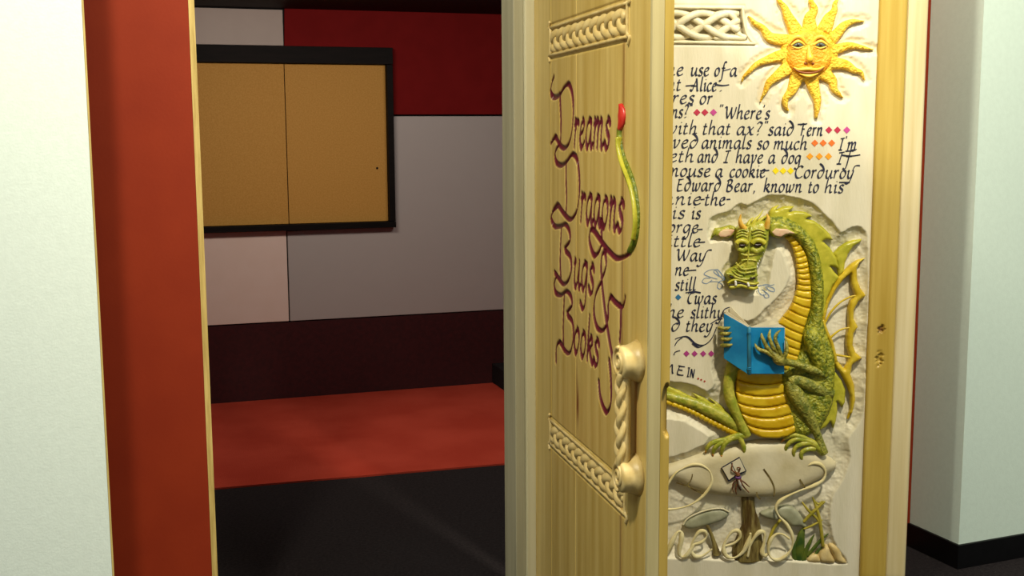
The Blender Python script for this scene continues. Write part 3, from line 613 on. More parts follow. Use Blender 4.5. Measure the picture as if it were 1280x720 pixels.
def braid(P0, dx, length, amp, rad, period, parent, m, nst=3, outv=OUT, lift=0.0, depth=0.006, up=(0, 0, 1), flat=0.75):
    """a plait from P0 along dx"""
    dx = np.array(dx, float); up = np.array(up, float); ov = np.array(outv, float); P0 = np.array(P0, float)
    for k in range(nst):
        n = int(length / period * 22) + 4; s = np.linspace(0, length, n); ph = 2 * math.pi * (s / period + k / nst)
        P = [P0 + dx * si + up * (amp * math.sin(a)) + ov * (lift + depth * math.sin(2 * a + 0.3)) for si, a in zip(s, ph)]
        vs, fs = tube_data(P, [rad] * n, [rad * flat] * n, outv, 8); mesh('strand', vs, fs, m, parent, True)
for bi, (a, b, c, e) in enumerate(bands):
    mid = (c + e) / 2; amp = (e - c) / 2 - 0.0235
    bord = [(a - 0.002, c - 0.012), (a - 0.012, c + 0.004), (a + 0.004, c + 0.012), (a + 0.006, mid), (a + 0.004, e - 0.012), (a - 0.012, e - 0.004), (a - 0.002, e + 0.012)]
    q = catmull(bord, 6); vs1, fs1 = tube_data([(x, -0.001, y) for x, y in q], [0.005] * len(q), [0.005] * len(q), OUT, 8)
    bord2 = [(b - (x - a), y) for x, y in bord]; q = catmull(bord2, 6); vs2, fs2 = tube_data([(x, -0.001, y) for x, y in q], [0.005] * len(q), [0.005] * len(q), OUT, 8)
    l1 = tube_data([(x, -0.0005, c + 0.006) for x in np.linspace(a, b, 12)], [0.0045] * 12, [0.004] * 12, OUT, 8)
    l2 = tube_data([(x, -0.0005, e - 0.006) for x in np.linspace(a, b, 12)], [0.0045] * 12, [0.004] * 12, OUT, 8)
    V, Fc = join([(vs1, fs1), (vs2, fs2), l1, l2])
    kb = mesh('knotwork_border', V, Fc, 'woodcarve', d1, True, 'carved plait border with scrolled ends, ' + ('upper' if bi == 0 else 'lower'))
    braid((a + 0.02, 0.004, mid), (1, 0, 0), b - a - 0.04, amp, 0.0125, 0.186, kb, 'woodcarve', 3, depth=0.0065, flat=0.62)

# vine, bud
def tube1(pts, n=5, flat=0.7, seg=10, hh=0.0):
    Q = catmull(pts, n); P = [loc1(q[0], q[1], hh) for q in Q]
    r = [loc1(q[0] + q[2], q[1], hh)[0] - p[0] for q, p in zip(Q, P)]
    return tube_data(P, r, [0.009] * len(P), OUT, seg)
V, Fc = tube1(vine_px); mesh('vine_tail', V, Fc, 'tailgreen', d1, True, 'green scaly tail curling out of the lettering')
V, Fc = tube1([(x - 1.6, y, 1.0) for (x, y, r) in vine_px[1:-1]], hh=0.006); mesh('tail_ridge', V, Fc, 'lime', d1, True)
V, Fc = tube1([(777.5,130,0.6),(778,137,2.8),(778,145,4.2),(777.5,153,3.2),(776,162,1)]); mesh('red_bud', V, Fc, 'redbud', d1, True, 'red pointed tail tip')

# handle
hd = bpy.data.objects.new('door_handle', None); C.objects.link(hd); hd.parent = d1; hd['label'] = 'pale carved pull handle with scroll ends and braided grip'
ua, _, va = loc1(797, 452); ub, _, vb = loc1(795, 593)
uh = (ua + ub) / 2
PR = 0.046
def scroll(v, sgn):
    cyl = []
    prof = [(0.0, 0.056, 0.052), (0.010, 0.047, 0.046), (0.025, 0.042, 0.041), (PR - 0.006, 0.042, 0.040), (PR, 0.038, 0.037)]
    V = []; Fc = []; n = 28
    for (h, ru, rv) in prof:
        for j in range(n):
            a = 2 * math.pi * j / n; V.append((uh + ru * math.cos(a), -h, v + rv * math.sin(a)))
    for i in range(len(prof) - 1):
        for j in range(n): k = (j + 1) % n; Fc.append((i * n + j, i * n + k, (i + 1) * n + k, (i + 1) * n + j))
    Fc.append(tuple(range((len(prof) - 1) * n, len(prof) * n))); Fc.append(tuple(range(n - 1, -1, -1)))
    sp = []; 
    for tt in np.linspace(0, 1, 46):
        a = sgn * (math.pi * 0.5 + tt * 2 * math.pi * 1.9); r = 0.036 * (1 - 0.86 * tt); sp.append((uh + r * math.cos(a), -PR, v + r * math.sin(a)))
    s = tube_data(sp, [0.0055] * 46, [0.0055] * 46, OUT, 8)
    V, Fc = join([(V, Fc), s]); mesh('scroll', V, Fc, 'woodcarve', hd, True)
scroll(va, 1); scroll(vb, -1)
V, Fc = tube_data([(uh, -(PR - 0.014), v) for v in np.linspace(vb + 0.02, va - 0.02, 14)], [0.019] * 14, [0.015] * 14, OUT, 12); mesh('grip', V, Fc, 'woodcarve', hd, True)
braid((uh, -(PR - 0.004), vb + 0.025), (0, 0, 1), va - vb - 0.05, 0.0125, 0.0105, 0.15, hd, 'woodcarve', 3, up=(1, 0, 0), depth=0.005)

# ================================================================== SECOND LEAF (dragon panel)
ang2 = math.atan2(U2.y, U2.x)
d2 = thing('painted_door', 'open pine door with cream panel carved with a reading dragon and sun', 'door', O2, ang2)
def uv2(px, py): q = loc2(px, py); return np.array((q[0], q[2]))
UR = uv2(1087, 360)[0]; UL = uv2(712, 360)[0]; UO = uv2(1120, 360)[0]; UE = uv2(1146, 360)[0]; ULL = uv2(684, 360)[0]
R_main = [(887,274),(894,269),(904,266),(913,263),(918,258),(926,254),(934,257),(943,252),(952,248),(965,243),(985,245),(1007,250),(1021,258),(1032,269),(1043,280),(1051,291),(1060,286),(1071,282),(1080,287),(1084,297),(1085,340),(1085,380),(1085,440),(1082,480),(1079,515),(1070,535),(1060,548),(1063,572),(1055,598),(1040,622),(1038,655),(1046,684),(1060,705),(1020,704),(980,702),(940,702),(905,701),(870,699),(836,698),(700,690),(690,600),(690,480),(760,470),(842,477),(866,481),(884,489),(893,480),(889,463),(893,430),(898,402),(906,390),(935,402),(955,387),(977,365),(987,345),(980,322),(972,310),(966,325),(962,350),(958,364),(945,369),(918,369),(904,356),(902,338),(912,322),(914,308),(903,301),(888,304),(884,290)]
R_isl = [(690,515),(842,524),(856,527),(874,537),(887,546),(880,556),(859,565),(842,571),(690,600)]
RMp = np.array([uv2(*p) for p in catmull(R_main, 2, True)]); RIp = np.array([uv2(*p) for p in R_isl])
zs5 = lambda x, y: (830 + x * .2109, y * .2109)
rays = [
 [(740,240,70),(640,222,62),(585,170,40),(540,130,30),(500,95,4)],
 [(790,200,90),(748,110,62),(715,50,40),(690,0,24),(672,-50,4)],
 [(868,190,90),(868,115,70),(888,55,46),(878,0,26),(884,-45,4)],
 [(945,190,90),(982,115,70),(1008,60,38),(1022,20,24),(1040,-30,4)],
 [(985,240,70),(1040,190,58),(1075,142,46),(1130,130,28),(1190,122,4)],
 [(990,298,66),(1075,278,52),(1135,268,36),(1190,288,22),(1245,290,4)],
 [(970,365,80),(1070,385,62),(1130,410,40),(1168,435,26),(1193,475,4)],
 [(930,420,90),(990,470,62),(1015,525,40),(1036,560,24),(1064,576,6)],
 [(875,450,90),(893,540,62),(916,600,44),(905,655,30),(908,702,12)],
 [(800,440,90),(762,525,60),(728,585,38),(718,625,30),(742,656,8)],
 [(760,390,90),(682,440,62),(632,490,44),(598,540,24),(575,605,4)],
 [(760,315,80),(655,338,60),(585,365,40),(522,410,28),(482,442,20),(465,485,4)]]
raypx = [[zs5(x, y) + (wd * .2109 / 2,) for (x, y, wd) in r] for r in rays]
ray_uv = [catmull([tuple(uv2(a, b)) + (w_ / S2,) for a, b, w_ in r], 4) for r in raypx]
# knot frame on the panel: inner ground
kf = [zs5(*p) for p in [(-420,50),(455,55),(470,120),(480,190),(495,240),(-420,236)]]
KF = np.array([uv2(*p) for p in kf])
kfo = [zs5(*p) for p in [(-430,27),(478,33),(484,110),(497,180),(520,230),(556,268),(-430,262)]]
def recess_d(Q):
    dm = poly_dist(Q, RMp); ins = inside(Q, RMp); di = poly_dist(Q, RIp); ini = inside(Q, RIp)
    return np.where(ini, -di, np.where(ins, np.minimum(dm, di), -dm))
def h2(Q):
    ragged = noise2(Q, 60, 1) * 0.010 + noise2(Q, 240, 2) * 0.004
    d = recess_d(Q); h2.d = d; h = -0.029 * np.clip((d + ragged * np.clip(d / 0.01, 0.3, 1)) / 0.045, 0, 1) ** 0.6
    near = (d > -0.004)
    h += near * 0.0016 * noise2(Q, 190, 4) * sstep(d, 0, 0.01) + near * 0.0012 * noise2(Q, 60, 5)
    ds = np.full(len(Q), 1e9); sel = (Q[:, 1] > uv2(1000, 160)[1]) & (Q[:, 0] > uv2(918, 60)[0])
    q = Q[sel]
    if len(q):
        b = np.full(len(q), 1e9)
        for R_ in ray_uv:
            for i in range(len(R_) - 1):
                a_, b_ = R_[i, :2], R_[i + 1, :2]; ab = b_ - a_; tt = np.clip(((q - a_) @ ab) / ((ab ** 2).sum() + 1e-12), 0, 1)
                b = np.minimum(b, np.sqrt(((q - a_ - tt[:, None] * ab) ** 2).sum(1)) - R_[i, 2])
        ds[sel] = b
    h += -0.008 * (1 - sstep(ds + noise2(Q, 120, 6) * 0.007, 0.002, 0.022))
    kin = inside(Q, KF); kd = poly_dist(Q, KF); h2.k = np.where(kin, kd, -kd)
    h += -0.014 * sstep(h2.k, -0.001, 0.003)
    ko = poly_dist(Q, KFO); h += 0.0 - 0.003 * np.exp(-(ko / 0.0025) ** 2)
    h += 0.0004 * noise2(Q * np.array((1, .12)), 30, 8)
    return h
KFO = np.array([uv2(*p) for p in kfo])
us = np.linspace(UL, UR - 0.002, int((UR - UL) / 0.003))
v0, v1 = uv2(900, 722)[1], uv2(900, -6)[1]
vs_ = np.unique(np.round(np.concatenate([np.linspace(0.05, v0, 6), np.arange(v0, v1, 0.003), np.linspace(v1, 2.22, 4)]), 5))
grid('panel', us, vs_, h2, 'panel', d2, -0.03, {'wash': lambda Q: np.clip(np.maximum(sstep(h2.k, -0.001, 0.003) * 0.8, 0), 0, 1)}).__setitem__('label', 'cream washed panel with carved recess')
# frame boards
def stile(name, u0, u1, hgt, m, z0=0.012, z1=2.3, chips=(), lab=None):
    usx = np.concatenate([[u0, u0 + 0.002], np.arange(u0 + 0.004, u1 - 0.004, 0.003), [u1 - 0.002, u1]])
    vz = np.unique(np.concatenate([np.linspace(z0, z1, 30)] + [np.arange(c[1] - 0.05, c[1] + 0.05, 0.003) for c in chips]))
    def f(Q):
        e = np.minimum(Q[:, 0] - u0, u1 - Q[:, 0]); h = hgt - 0.005 * (1 - sstep(e, 0, 0.005))
        for c in chips:
            rr = np.sqrt(((Q[:, 0] - c[0]) / c[2]) ** 2 + ((Q[:, 1] - c[1]) / c[3]) ** 2); h = h - 0.010 * (1 - sstep(rr + noise2(Q, 200, 9), 0.3, 1.1))
        return h
    def kf_(Q):
        v = np.zeros(len(Q))
        for c in chips[:1]: v = np.maximum(v, 0.9 * np.exp(-((Q[:, 0] - c[0]) / (c[2] * 0.8)) ** 2 - ((Q[:, 1] - c[1]) / (c[3] * 0.8)) ** 2))
        return v
    o = grid(name, usx, vz, f, m, d2, -0.04, {'knot': kf_})
    if lab: o['label'] = lab
ch1 = uv2(1100, 411); ch2 = uv2(1098, 448)
stile('stile', UR - 0.001, UO, 0.014, 'woodgold', chips=[(ch1[0], ch1[1], 0.013, 0.013), (ch2[0], ch2[1], 0.012, 0.024)], lab='golden pine stile with chipped knot')
stile('edge_board', UO + 0.0015, UE, 0.004, 'woodpale', lab='pale pine outer edge board')
stile('stile', ULL, UL - 0.001, 0.014, 'woodgold')
box('top_rail', (UL, UR), (-0.014, 0.03), (2.221, 2.3), 'woodgold', d2, 0.003)
box('bottom_rail', (UL, UR), (-0.014, 0.03), (0.012, 0.049), 'woodgold', d2, 0.003)
box('back_board', (ULL + 0.002, UE - 0.002), (0.0405, 0.055), (0.012, 2.3), 'woodgold', d2)

# --- knotwork on the panel
V, Fc = join([limb2([zs5(x, y) + (1.9, 0.001) for x, y in [(-430,40),(0,42),(230,44),(466,47)]], 6, 0.8, 8), limb2([zs5(x, y) + (1.9, 0.001) for x, y in [(466,47),(474,120),(490,190),(515,235),(540,258)]], 6, 0.8, 8),
               limb2([zs5(x, y) + (1.9, 0.001) for x, y in [(-430,249),(100,250),(540,258)]], 6, 0.8, 8)])
kb2 = mesh('knotwork_border', V, Fc, 'cream', d2, True, 'cream interlaced knot in a carved frame')
sA = loc2(*zs5(440, 150)); e0 = loc2(*zs5(-400, 145)); lenk = sA[0] - e0[0]
braid((e0[0], 0.006, e0[2]), (1, 0, (sA[2] - e0[2]) / lenk), lenk, 15.0 / S2, 4.5 / S2, 132 / S2, kb2, 'cream', 4, depth=0.0065, lift=0.002)
V, Fc = limb2([zs5(x, y) + (3.6, -0.002) for x, y in [(300,90),(370,75),(420,110),(440,200),(480,225),(380,222),(300,225)]], 6, 0.8, 8); mesh('strand', V, Fc, 'cream', kb2, True)

# --- sun
sunc = zs5(862, 335)
Q = [(sunc[0] + 29.5 * math.cos(a), sunc[1] + (27 if math.sin(a) > 0 else 35) * math.sin(a)) for a in np.linspace(0, 2 * math.pi, 20, endpoint=False)]
sun = puff2('sun', Q, 'sunface', d2, -0.02, 0.002, 0.024, 22, 2.2, 2, label='smiling orange sun face with wavy rays')
for r in raypx:
    Qr = catmull([(a, b, w_, 0.0) for a, b, w_ in r], 6)
    C_ = Qr[:, :2]; T_ = np.gradient(C_, axis=0); T_ /= np.linalg.norm(T_, axis=1)[:, None]; N_ = np.stack([-T_[:, 1], T_[:, 0]], 1)
    u_ = np.linspace(0, 1, len(Qr)); wob = 1.5 * np.sin(u_ * 13 + 1.2) * u_ ** 0.7 * (1 - u_ ** 6)
    C_ = C_ + N_ * wob[:, None]; w2 = np.maximum(Qr[:, 2], 0.35)[:, None]
    out_ = np.concatenate([C_ + N_ * w2, (C_ - N_ * w2)[::-1]])
    puff2('ray', [tuple(q) for q in out_], 'sun', sun, -0.014, 0.002, 0.007, 3.0, 1.7, 1)
puff2('ray_ring', [(sunc[0] + 36 * math.cos(a), sunc[1] - 3 + 35 * math.sin(a)) for a in np.linspace(0, 2 * math.pi, 24, endpoint=False)], 'sun', sun, -0.02, 0.0, 0.008, 5, 2.5, 1)
for ex, ey in ((795, 262), (928, 262)):
    tubes2('eyebrow', [[zs5(ex - 55, ey + 2) + (1.2, 0.021), zs5(ex - 25, ey - 38) + (2.4, 0.026), zs5(ex + 15, ey - 42) + (2.4, 0.028), zs5(ex + 50, ey - 2) + (1.2, 0.026)]], 'sunpale', sun)
    tubes2('eyeball', [[zs5(ex - 30, ey + 5) + (1.4, 0.023), zs5(ex, ey + 2) + (3.6, 0.022), zs5(ex + 30, ey + 5) + (1.4, 0.023)]], 'eye', sun)
    tubes2('pupil', [[zs5(ex - 5, ey + 4) + (1.7, 0.029), zs5(ex + 5, ey + 4) + (1.7, 0.029)]], 'dark', sun)
    tubes_each('eyelid', [[zs5(ex - 42, ey + 6) + (0.8, 0.026), zs5(ex, ey - 18) + (2.0, 0.029), zs5(ex + 40, ey + 4) + (0.8, 0.027)], [zs5(ex - 36, ey + 14) + (0.7, 0.026), zs5(ex, ey + 24) + (1.0, 0.026), zs5(ex + 36, ey + 12) + (0.7, 0.026)]], 'sunpale', sun)
tubes2('nose', [[zs5(858, 270) + (1.3, 0.024), zs5(860, 310) + (2.6, 0.031), zs5(866, 345) + (4.6, 0.034), zs5(868, 362) + (3.2, 0.032)]], 'sunpale', sun)
tubes_each('nostril', [[zs5(832, 374) + (1.5, 0.025), zs5(848, 378) + (1.4, 0.027)], [zs5(888, 374) + (1.3, 0.026), zs5(878, 378) + (1.3, 0.027)]], 'lip', sun)
tubes2('upper_lip', [[zs5(768, 398) + (0.6, 0.019), zs5(800, 412) + (1.6, 0.025), zs5(850, 408) + (2.3, 0.029), zs5(905, 412) + (1.8, 0.027), zs5(950, 394) + (0.6, 0.021)]], 'sunpale', sun)
tubes2('lower_lip', [[zs5(800, 436) + (0.6, 0.023), zs5(860, 450) + (2.2, 0.027), zs5(915, 434) + (0.6, 0.024)]], 'sunpale', sun)
tubes2('mouth_line', [[zs5(766, 400) + (0.5, 0.023), zs5(800, 424) + (0.9, 0.027), zs5(855, 432) + (1.2, 0.030), zs5(910, 424) + (0.9, 0.028), zs5(950, 398) + (0.5, 0.023)]], 'lip', sun)

# --- dragon
body_px = [(955,273),(964,269.5),(976,269),(989,273.5),(1002,281.5),(1013,293),(1021,305),(1026,320),(1030,340),(1031.5,360),(1031,385),(1030,400),(1036,421),(1044,443),(1045,466),(1044,485),(1040,509),(1032,526),(1024,538),(1010,546),(995,546),(986,530),(976,480),(985,455),(1000,440),(1003,415),(1011,398),(1014,376),(1013,350),(1010,330),(1006,316),(997,303),(986,294),(970,292),(957,292)]
dragon = puff2('dragon', body_px, 'green', d2, -0.026, -0.010, 0.030, 12, 2.0, 2, label='green and yellow dragon carved in relief, reading a blue book')
crest = [(961,270),(962,265),(966,260),(974,256.5),(971,261),(970,263),(980,258.5),(993,258),(989,262),(986,266),(995,263.8),(1007,265),(1016,270.5),(1010.5,271.5),(1007.5,274),(1018,276),(1029,284),(1037,292),(1041.5,300),(1034,299),(1028.5,301.5),(1038,310),(1046,323),(1049.5,337),(1043,333.5),(1038,333),(1043,340),(1049.5,346.5),(1041,358),(1034,374),(1030,396),(1022,394),(1016,345),(1006,303),(985,283),(962,277)]
puff2('crest', crest, 'lime', dragon, -0.026, -0.006, 0.007, 3, 2.0, 1, label='yellow green toothed neck crest')
puff2('crest', [(1038,460),(1045,466),(1052,476),(1057,488),(1056.5,503),(1053,510),(1050,505),(1046.5,502),(1047,515),(1045,527),(1042,536),(1040,531),(1038,527),(1033,534),(1025,538.5),(1020,535),(1030,500)], 'lime', dragon, -0.026, -0.012, 0.007, 3, 2.0, 1)
# wing
wing_m = [(1049,346),(1056,339),(1064,331),(1072,326),(1082,322.5),(1074.5,329),(1071.5,337),(1072,349.5),(1076,360.5),(1083,369.6),(1073.5,377),(1068,388),(1067.5,399),(1073,409),(1067.5,417),(1066.5,432),(1070,441),(1078,448),(1066,456),(1063.5,468),(1068.5,482),(1069.5,501),(1066,516),(1060,525),(1063.5,512),(1064,497),(1060,484),(1052,468),(1045,460),(1040,448),(1044,447),(1056,462),(1061,452),(1062.5,446),(1058.5,433),(1058.5,419),(1061,408),(1060.5,388),(1063,377),(1069,369.5),(1064.5,356.5),(1064,342),(1055,349.5),(1045,363),(1036,381),(1030.5,406),(1027,400),(1028.5,392),(1033,376),(1040,361)]
puff2('wing', wing_m, 'wing', dragon, -0.026, -0.008, 0.010, 4, 1.8, 1, label='yellow bat wing with scalloped rim')
puff2('wing_spike', [(1042,317),(1049,309.5),(1057,304),(1067,300.5),(1077.5,299),(1076,302.5),(1067,308.5),(1060.5,318),(1056.5,329),(1055,340),(1049,345.5),(1046,330)], 'lime', dragon, -0.026, -0.012, 0.008, 3.5, 1.8, 1)
tubes2('wing_rib', [[(1030,406,1.6,-0.006),(1038,391,1.5,-0.006),(1049.4,378.6,1.3,-0.006),(1062,371.5,1.2,-0.006),(1070,369.5,1,-0.006)]], 'wing', dragon)
tubes2('wing_rib', [[(1038,422,1.6,-0.006),(1046.7,414.7,1.3,-0.006),(1054,411,1.2,-0.006),(1063,409.5,1,-0.006)]], 'wing', dragon)
tubes2('wing_rib', [[(1043,443,1.6,-0.006),(1053,445,1.4,-0.006),(1066,447,1,-0.006)]], 'wing', dragon)
tubes2('wing_rib', [[(1028.5,400,2.2,-0.004),(1033,414,2.2,-0.002),(1040,430,2.2,-0.002),(1045,452,2.2,-0.004)]], 'wing', dragon)
# neck plates
div = [((982,297),(990,293)),((987,302),(996,299)),((991,309),(1001,305)),((993.5,316),(1005,312)),((995.5,323),(1008,319)),((996.5,330),(1010,327)),((997,336.5),(1011,334)),((998,342.5),(1012,341.5)),((998,348.5),(1013,349.5)),((998,355.7),(1013.5,357)),((997,362.6),(1014,364)),((995,370),(1014.5,374)),((992.5,378.6),(1013,386)),((987.5,388),(1009.5,397.5)),((980.5,397),(1006,409)),((974,405),(1003.5,418.5)),((974,416),(1001.5,429)),((976,428),(1000,438)),((977,438),(998.5,446)),((978,448),(997,456)),((978,460),(992,467))]
for i in range(len(div) - 1):
    (l0, r0), (l1, r1) = div[i], div[i + 1]; sag = 0.9
    mid0 = ((l0[0] + r0[0]) / 2, (l0[1] + r0[1]) / 2 + sag); mid1 = ((l1[0] + r1[0]) / 2, (l1[1] + r1[1]) / 2 + sag)
    g_ = 0.28
    P = [(l0[0], l0[1] + g_), (mid0[0], mid0[1] + g_), (r0[0], r0[1] + g_), (r1[0], r1[1] - g_), (mid1[0], mid1[1] - g_), (l1[0], l1[1] - g_)]
    puff2('belly_plate', P, 'belly', dragon, -0.026, -0.003 + 0.0006 * min(i, 14), 0.0045, 1.8, 1.5, 1)
bl_ = [((922,462),(978,462)),((921.2,474),(980,480),6),((920.5,489),(984,493),6),((922.5,504),(989,507),6),((927,517),(992,520),6),((933,531),(995,532),8)]
Lx = [(922,462),(921.2,475),(920.5,490),(922.5,504),(927,517),(933.5,531)]; Rx = [(978,462),(979,478),(983.5,491),(988,503),(992,517),(994.5,531)]
sg = [3, 5, 6, 7, 7, 7]
def arc(i, off): l, r = Lx[i], Rx[i]; return [(l[0] + (r[0] - l[0]) * t, l[1] + (r[1] - l[1]) * t + sg[i] * 4 * t * (1 - t) * 0.9 + off) for t in np.linspace(0, 1, 9)]
for i in range(5):
    P = arc(i, 0.32) + arc(i + 1, -0.32)[::-1]
    puff2('belly_plate', P, 'belly', dragon, -0.026, 0.004 + 0.002 * i, 0.0065, 2.2, 2.0, 1)
puff2('belly_plate', arc(5, 0.5) + [(994.5,540),(986,545.5),(971,548.5),(951,547.5),(940,542)], 'belly', dragon, -0.026, 0.014, 0.0065, 2.2, 2.0, 1)
puff2('belly', [p[0] for p in div] + [(921,462),(920.5,490),(926,516),(933,531),(941,542),(952,547),(971,548),(985,545),(994,539)] [0:0] + [p[1] for p in div][::-1], 'belly', dragon, -0.026, -0.010, 0.008, 4, 2.5, 1)
puff2('haunch', [(975,462),(1000,462),(1030,470),(1043,490),(1038,515),(1028,530),(1015,535),(1000,542),(990,545),(996,528),(988,500),(980,478)], 'greendark', dragon, -0.026, -0.002, 0.014, 10, 2.2, 2)
# tail
tubes2('tail', [[(740,478,2.5,-0.02),(790,483,4.5,-0.018),(842,497,6.2,-0.015),(866.5,504,7.2,-0.013),(889.4,514,8.2,-0.012),(912,526,8,-0.012),(924,537,6,-0.012)]], 'greensm', dragon, 0.9, 6, 14)
for i, tt in enumerate(np.linspace(0, 1, 22)[:-1]):
    Pt = catmull([(790,488),(842,505.5),(866.5,515),(889.4,527),(912,538),(925,541)], 20); k0 = int(i / 21 * (len(Pt) - 1)); k1 = min(int((i + 1) / 21 * (len(Pt) - 1)), len(Pt) - 1)
    a = Pt[k0]; b = Pt[k1]; r = 2.9 + 2.4 * i / 21; dd = (b - a); 
    if np.linalg.norm(dd) < 0.5: continue
    c1 = a + dd * 0.06; c2 = b - dd * 0.06
    tubes2('tail_plate', [[(c1[0], c1[1], r * 0.82, -0.014), (c1[0] * .75 + c2[0] * .25, c1[1] * .75 + c2[1] * .25, r, -0.012), (c1[0] * .25 + c2[0] * .75, c1[1] * .25 + c2[1] * .75, r, -0.012), (c2[0], c2[1], r * 0.82, -0.014)]], 'belly', dragon, 0.9, 2, 10)
puff2('crest', [(822,482),(832,483),(829,478),(842,485),(850,489),(868,498),(872,499),(865.5,491),(880,497),(890,504.5),(894,505),(886,497.5),(896,503),(905,510),(913,520),(905,519),(890,511),(866,502),(842,495),(822,489)], 'lime', dragon, -0.026, -0.018, 0.006, 2.5, 1.8, 1)
# left leg and foot (photo left)
tubes2('leg', [[(918,452,9,-0.008),(914,466,8.5,-0.006),(911,480,7.6,-0.004),(911.5,493,7.4,-0.003),(917,508,7.2,-0.001),(925,525,6.6,0.001),(931,538,6.8,0.003),(935,545,5.5,0.004)],
                [(934,543,5.5,0.003),(922,545.5,5,0.003),(910,549,4.4,0.003),(900,552.5,3.6,0.003)],
                [(911,549,3.6,0.003),(898,551,3.2,0.006),(889,554.5,3.3,0.007),(884,560,2.8,0.004),(882.5,565,1.4,0.0)],
                [(908,550,3.4,0.006),(899,555,3.2,0.009),(893,561,3,0.007),(891,569,1.2,0.002)],
                [(916,547,3.6,0.006),(907,554,3.2,0.010),(903,561,3,0.008),(901.8,570,1.3,0.002)],
                [(924,546,3.8,0.006),(927.5,553,3.3,0.009),(930,560,3,0.007),(929.5,569,1.3,0.002)]], 'greensm', dragon, 0.9, 5, 12)
# right leg and foot
tubes2('leg', [[(1040,492,7,-0.002),(1026,488,8,0.010),(1010,480,8,0.020),(996,475,7.5,0.026),(989,478,7.5,0.026)],
                [(988,477,7,0.024),(992,488,9.5,0.024),(1001,503,10.5,0.022),(1010,519,8.5,0.018),(1018,535,6,0.014),(1023.5,548,5,0.010),(1027,560,6.2,0.008),(1030,567,5.8,0.006)]], 'greendark', dragon, 0.85, 6, 14)
tubes2('foot', [[(1029,564,6.5,0.006),(1020,556,5.5,0.007),(1010,551,4.4,0.008)],
                [(1014,552,3.4,0.008),(1002,546,3.3,0.011),(992,544,3,0.010),(984,546.5,2.6,0.007),(978,551,1.2,0.002)],
                [(1012,551,3.2,0.010),(998,549,3.2,0.013),(988,552.5,3,0.012),(983,559,2.6,0.008),(981.3,566,1.2,0.002)],
                [(1015,554,3.4,0.010),(1003,555,3.3,0.014),(995,559,3,0.013),(992,566,2.6,0.009),(993,575,1.2,0.002)],
                [(1019,561,3.6,0.010),(1010,561.5,3.3,0.013),(1003,565,3.1,0.012),(1001.5,571,2.6,0.009),(1004,577,1.3,0.002)]], 'greensm', dragon, 0.9, 5, 12)
tubes_each('claw', [[(980,549.5,1.5,0.006),(976.5,552.5,0.5,0.002)],[(981.6,564,1.5,0.005),(981,569,0.5,0.001)],[(992.6,573,1.5,0.005),(993.5,578.5,0.5,0.001)],[(1003.5,576,1.6,0.005),(1006,579.5,0.5,0.001)],
                 [(882.8,563,1.5,0.004),(881.5,567,0.5,0.001)],[(891,567.5,1.5,0.005),(891.5,572.5,0.5,0.001)],[(901.8,569,1.5,0.005),(902,574,0.5,0.001)],[(929.6,568,1.5,0.005),(930,573,0.5,0.001)]], 'claw', dragon)
# arms
tubes2('upper_arm', [[(1013,411,7,0.012),(1015,421,11,0.020),(1019,435,10.8,0.022),(1024,449,9.8,0.022),(1028,462,7.5,0.020),(1030,470,6,0.014)]], 'green', dragon, 0.85, 6, 14)
tubes2('forearm', [[(1031,469,3.5,0.020),(1024,465.5,4.6,0.028),(1012,461,5.2,0.036),(998,456,5,0.044),(986,453,4.6,0.052),(977,452,5,0.058)]], 'greendark', dragon, 0.95, 6, 12)
zb5 = lambda x, y: (890 + x * .1389, 380 + y * .1389)
tubes2('hand', [[(984,453,4.6,0.056),(974,450,6.8,0.064),(968,443,5.2,0.068),(964,439,3.6,0.068)],
    [zb5(560,480) + (2.8, 0.068), zb5(490,432) + (2.7, 0.075), zb5(430,412) + (2.3, 0.076), zb5(400,385) + (1.8, 0.072), zb5(386,356) + (0.7, 0.068)],
    [zb5(580,490) + (3, 0.068), zb5(500,395) + (2.6, 0.076), zb5(462,325) + (2.3, 0.078), zb5(448,290) + (1.9, 0.074), zb5(446,262) + (0.7, 0.068)],
    [zb5(600,470) + (3, 0.068), zb5(548,385) + (2.6, 0.076), zb5(518,310) + (2.3, 0.079), zb5(516,270) + (1.9, 0.075), zb5(526,230) + (0.7, 0.068)],
    [zb5(620,470) + (3.4, 0.068), zb5(592,385) + (2.6, 0.076), zb5(568,310) + (2.3, 0.079), zb5(585,265) + (1.9, 0.075), zb5(616,236) + (0.7, 0.068)],
    [zb5(640,490) + (3.4, 0.064), zb5(668,430) + (2.6, 0.068), zb5(672,360) + (2, 0.067), zb5(658,310) + (1, 0.063)]], 'hand', dragon, 0.95, 5, 12)
tubes2('hand', [[zb5(x0, y0) + (2.2, 0.020), zb5(x0 + 12, y0) + (2.7, 0.036), zb5(x0 + 50, y0 + 2) + (2.5, 0.044), zb5(x0 + 80, y0 - 2) + (1.8, 0.044), zb5(x0 + 102, y0 - 12) + (0.6, 0.040)] for x0, y0 in ((62,218),(72,266),(80,316),(84,372))], 'hand', dragon, 0.95, 4, 12)
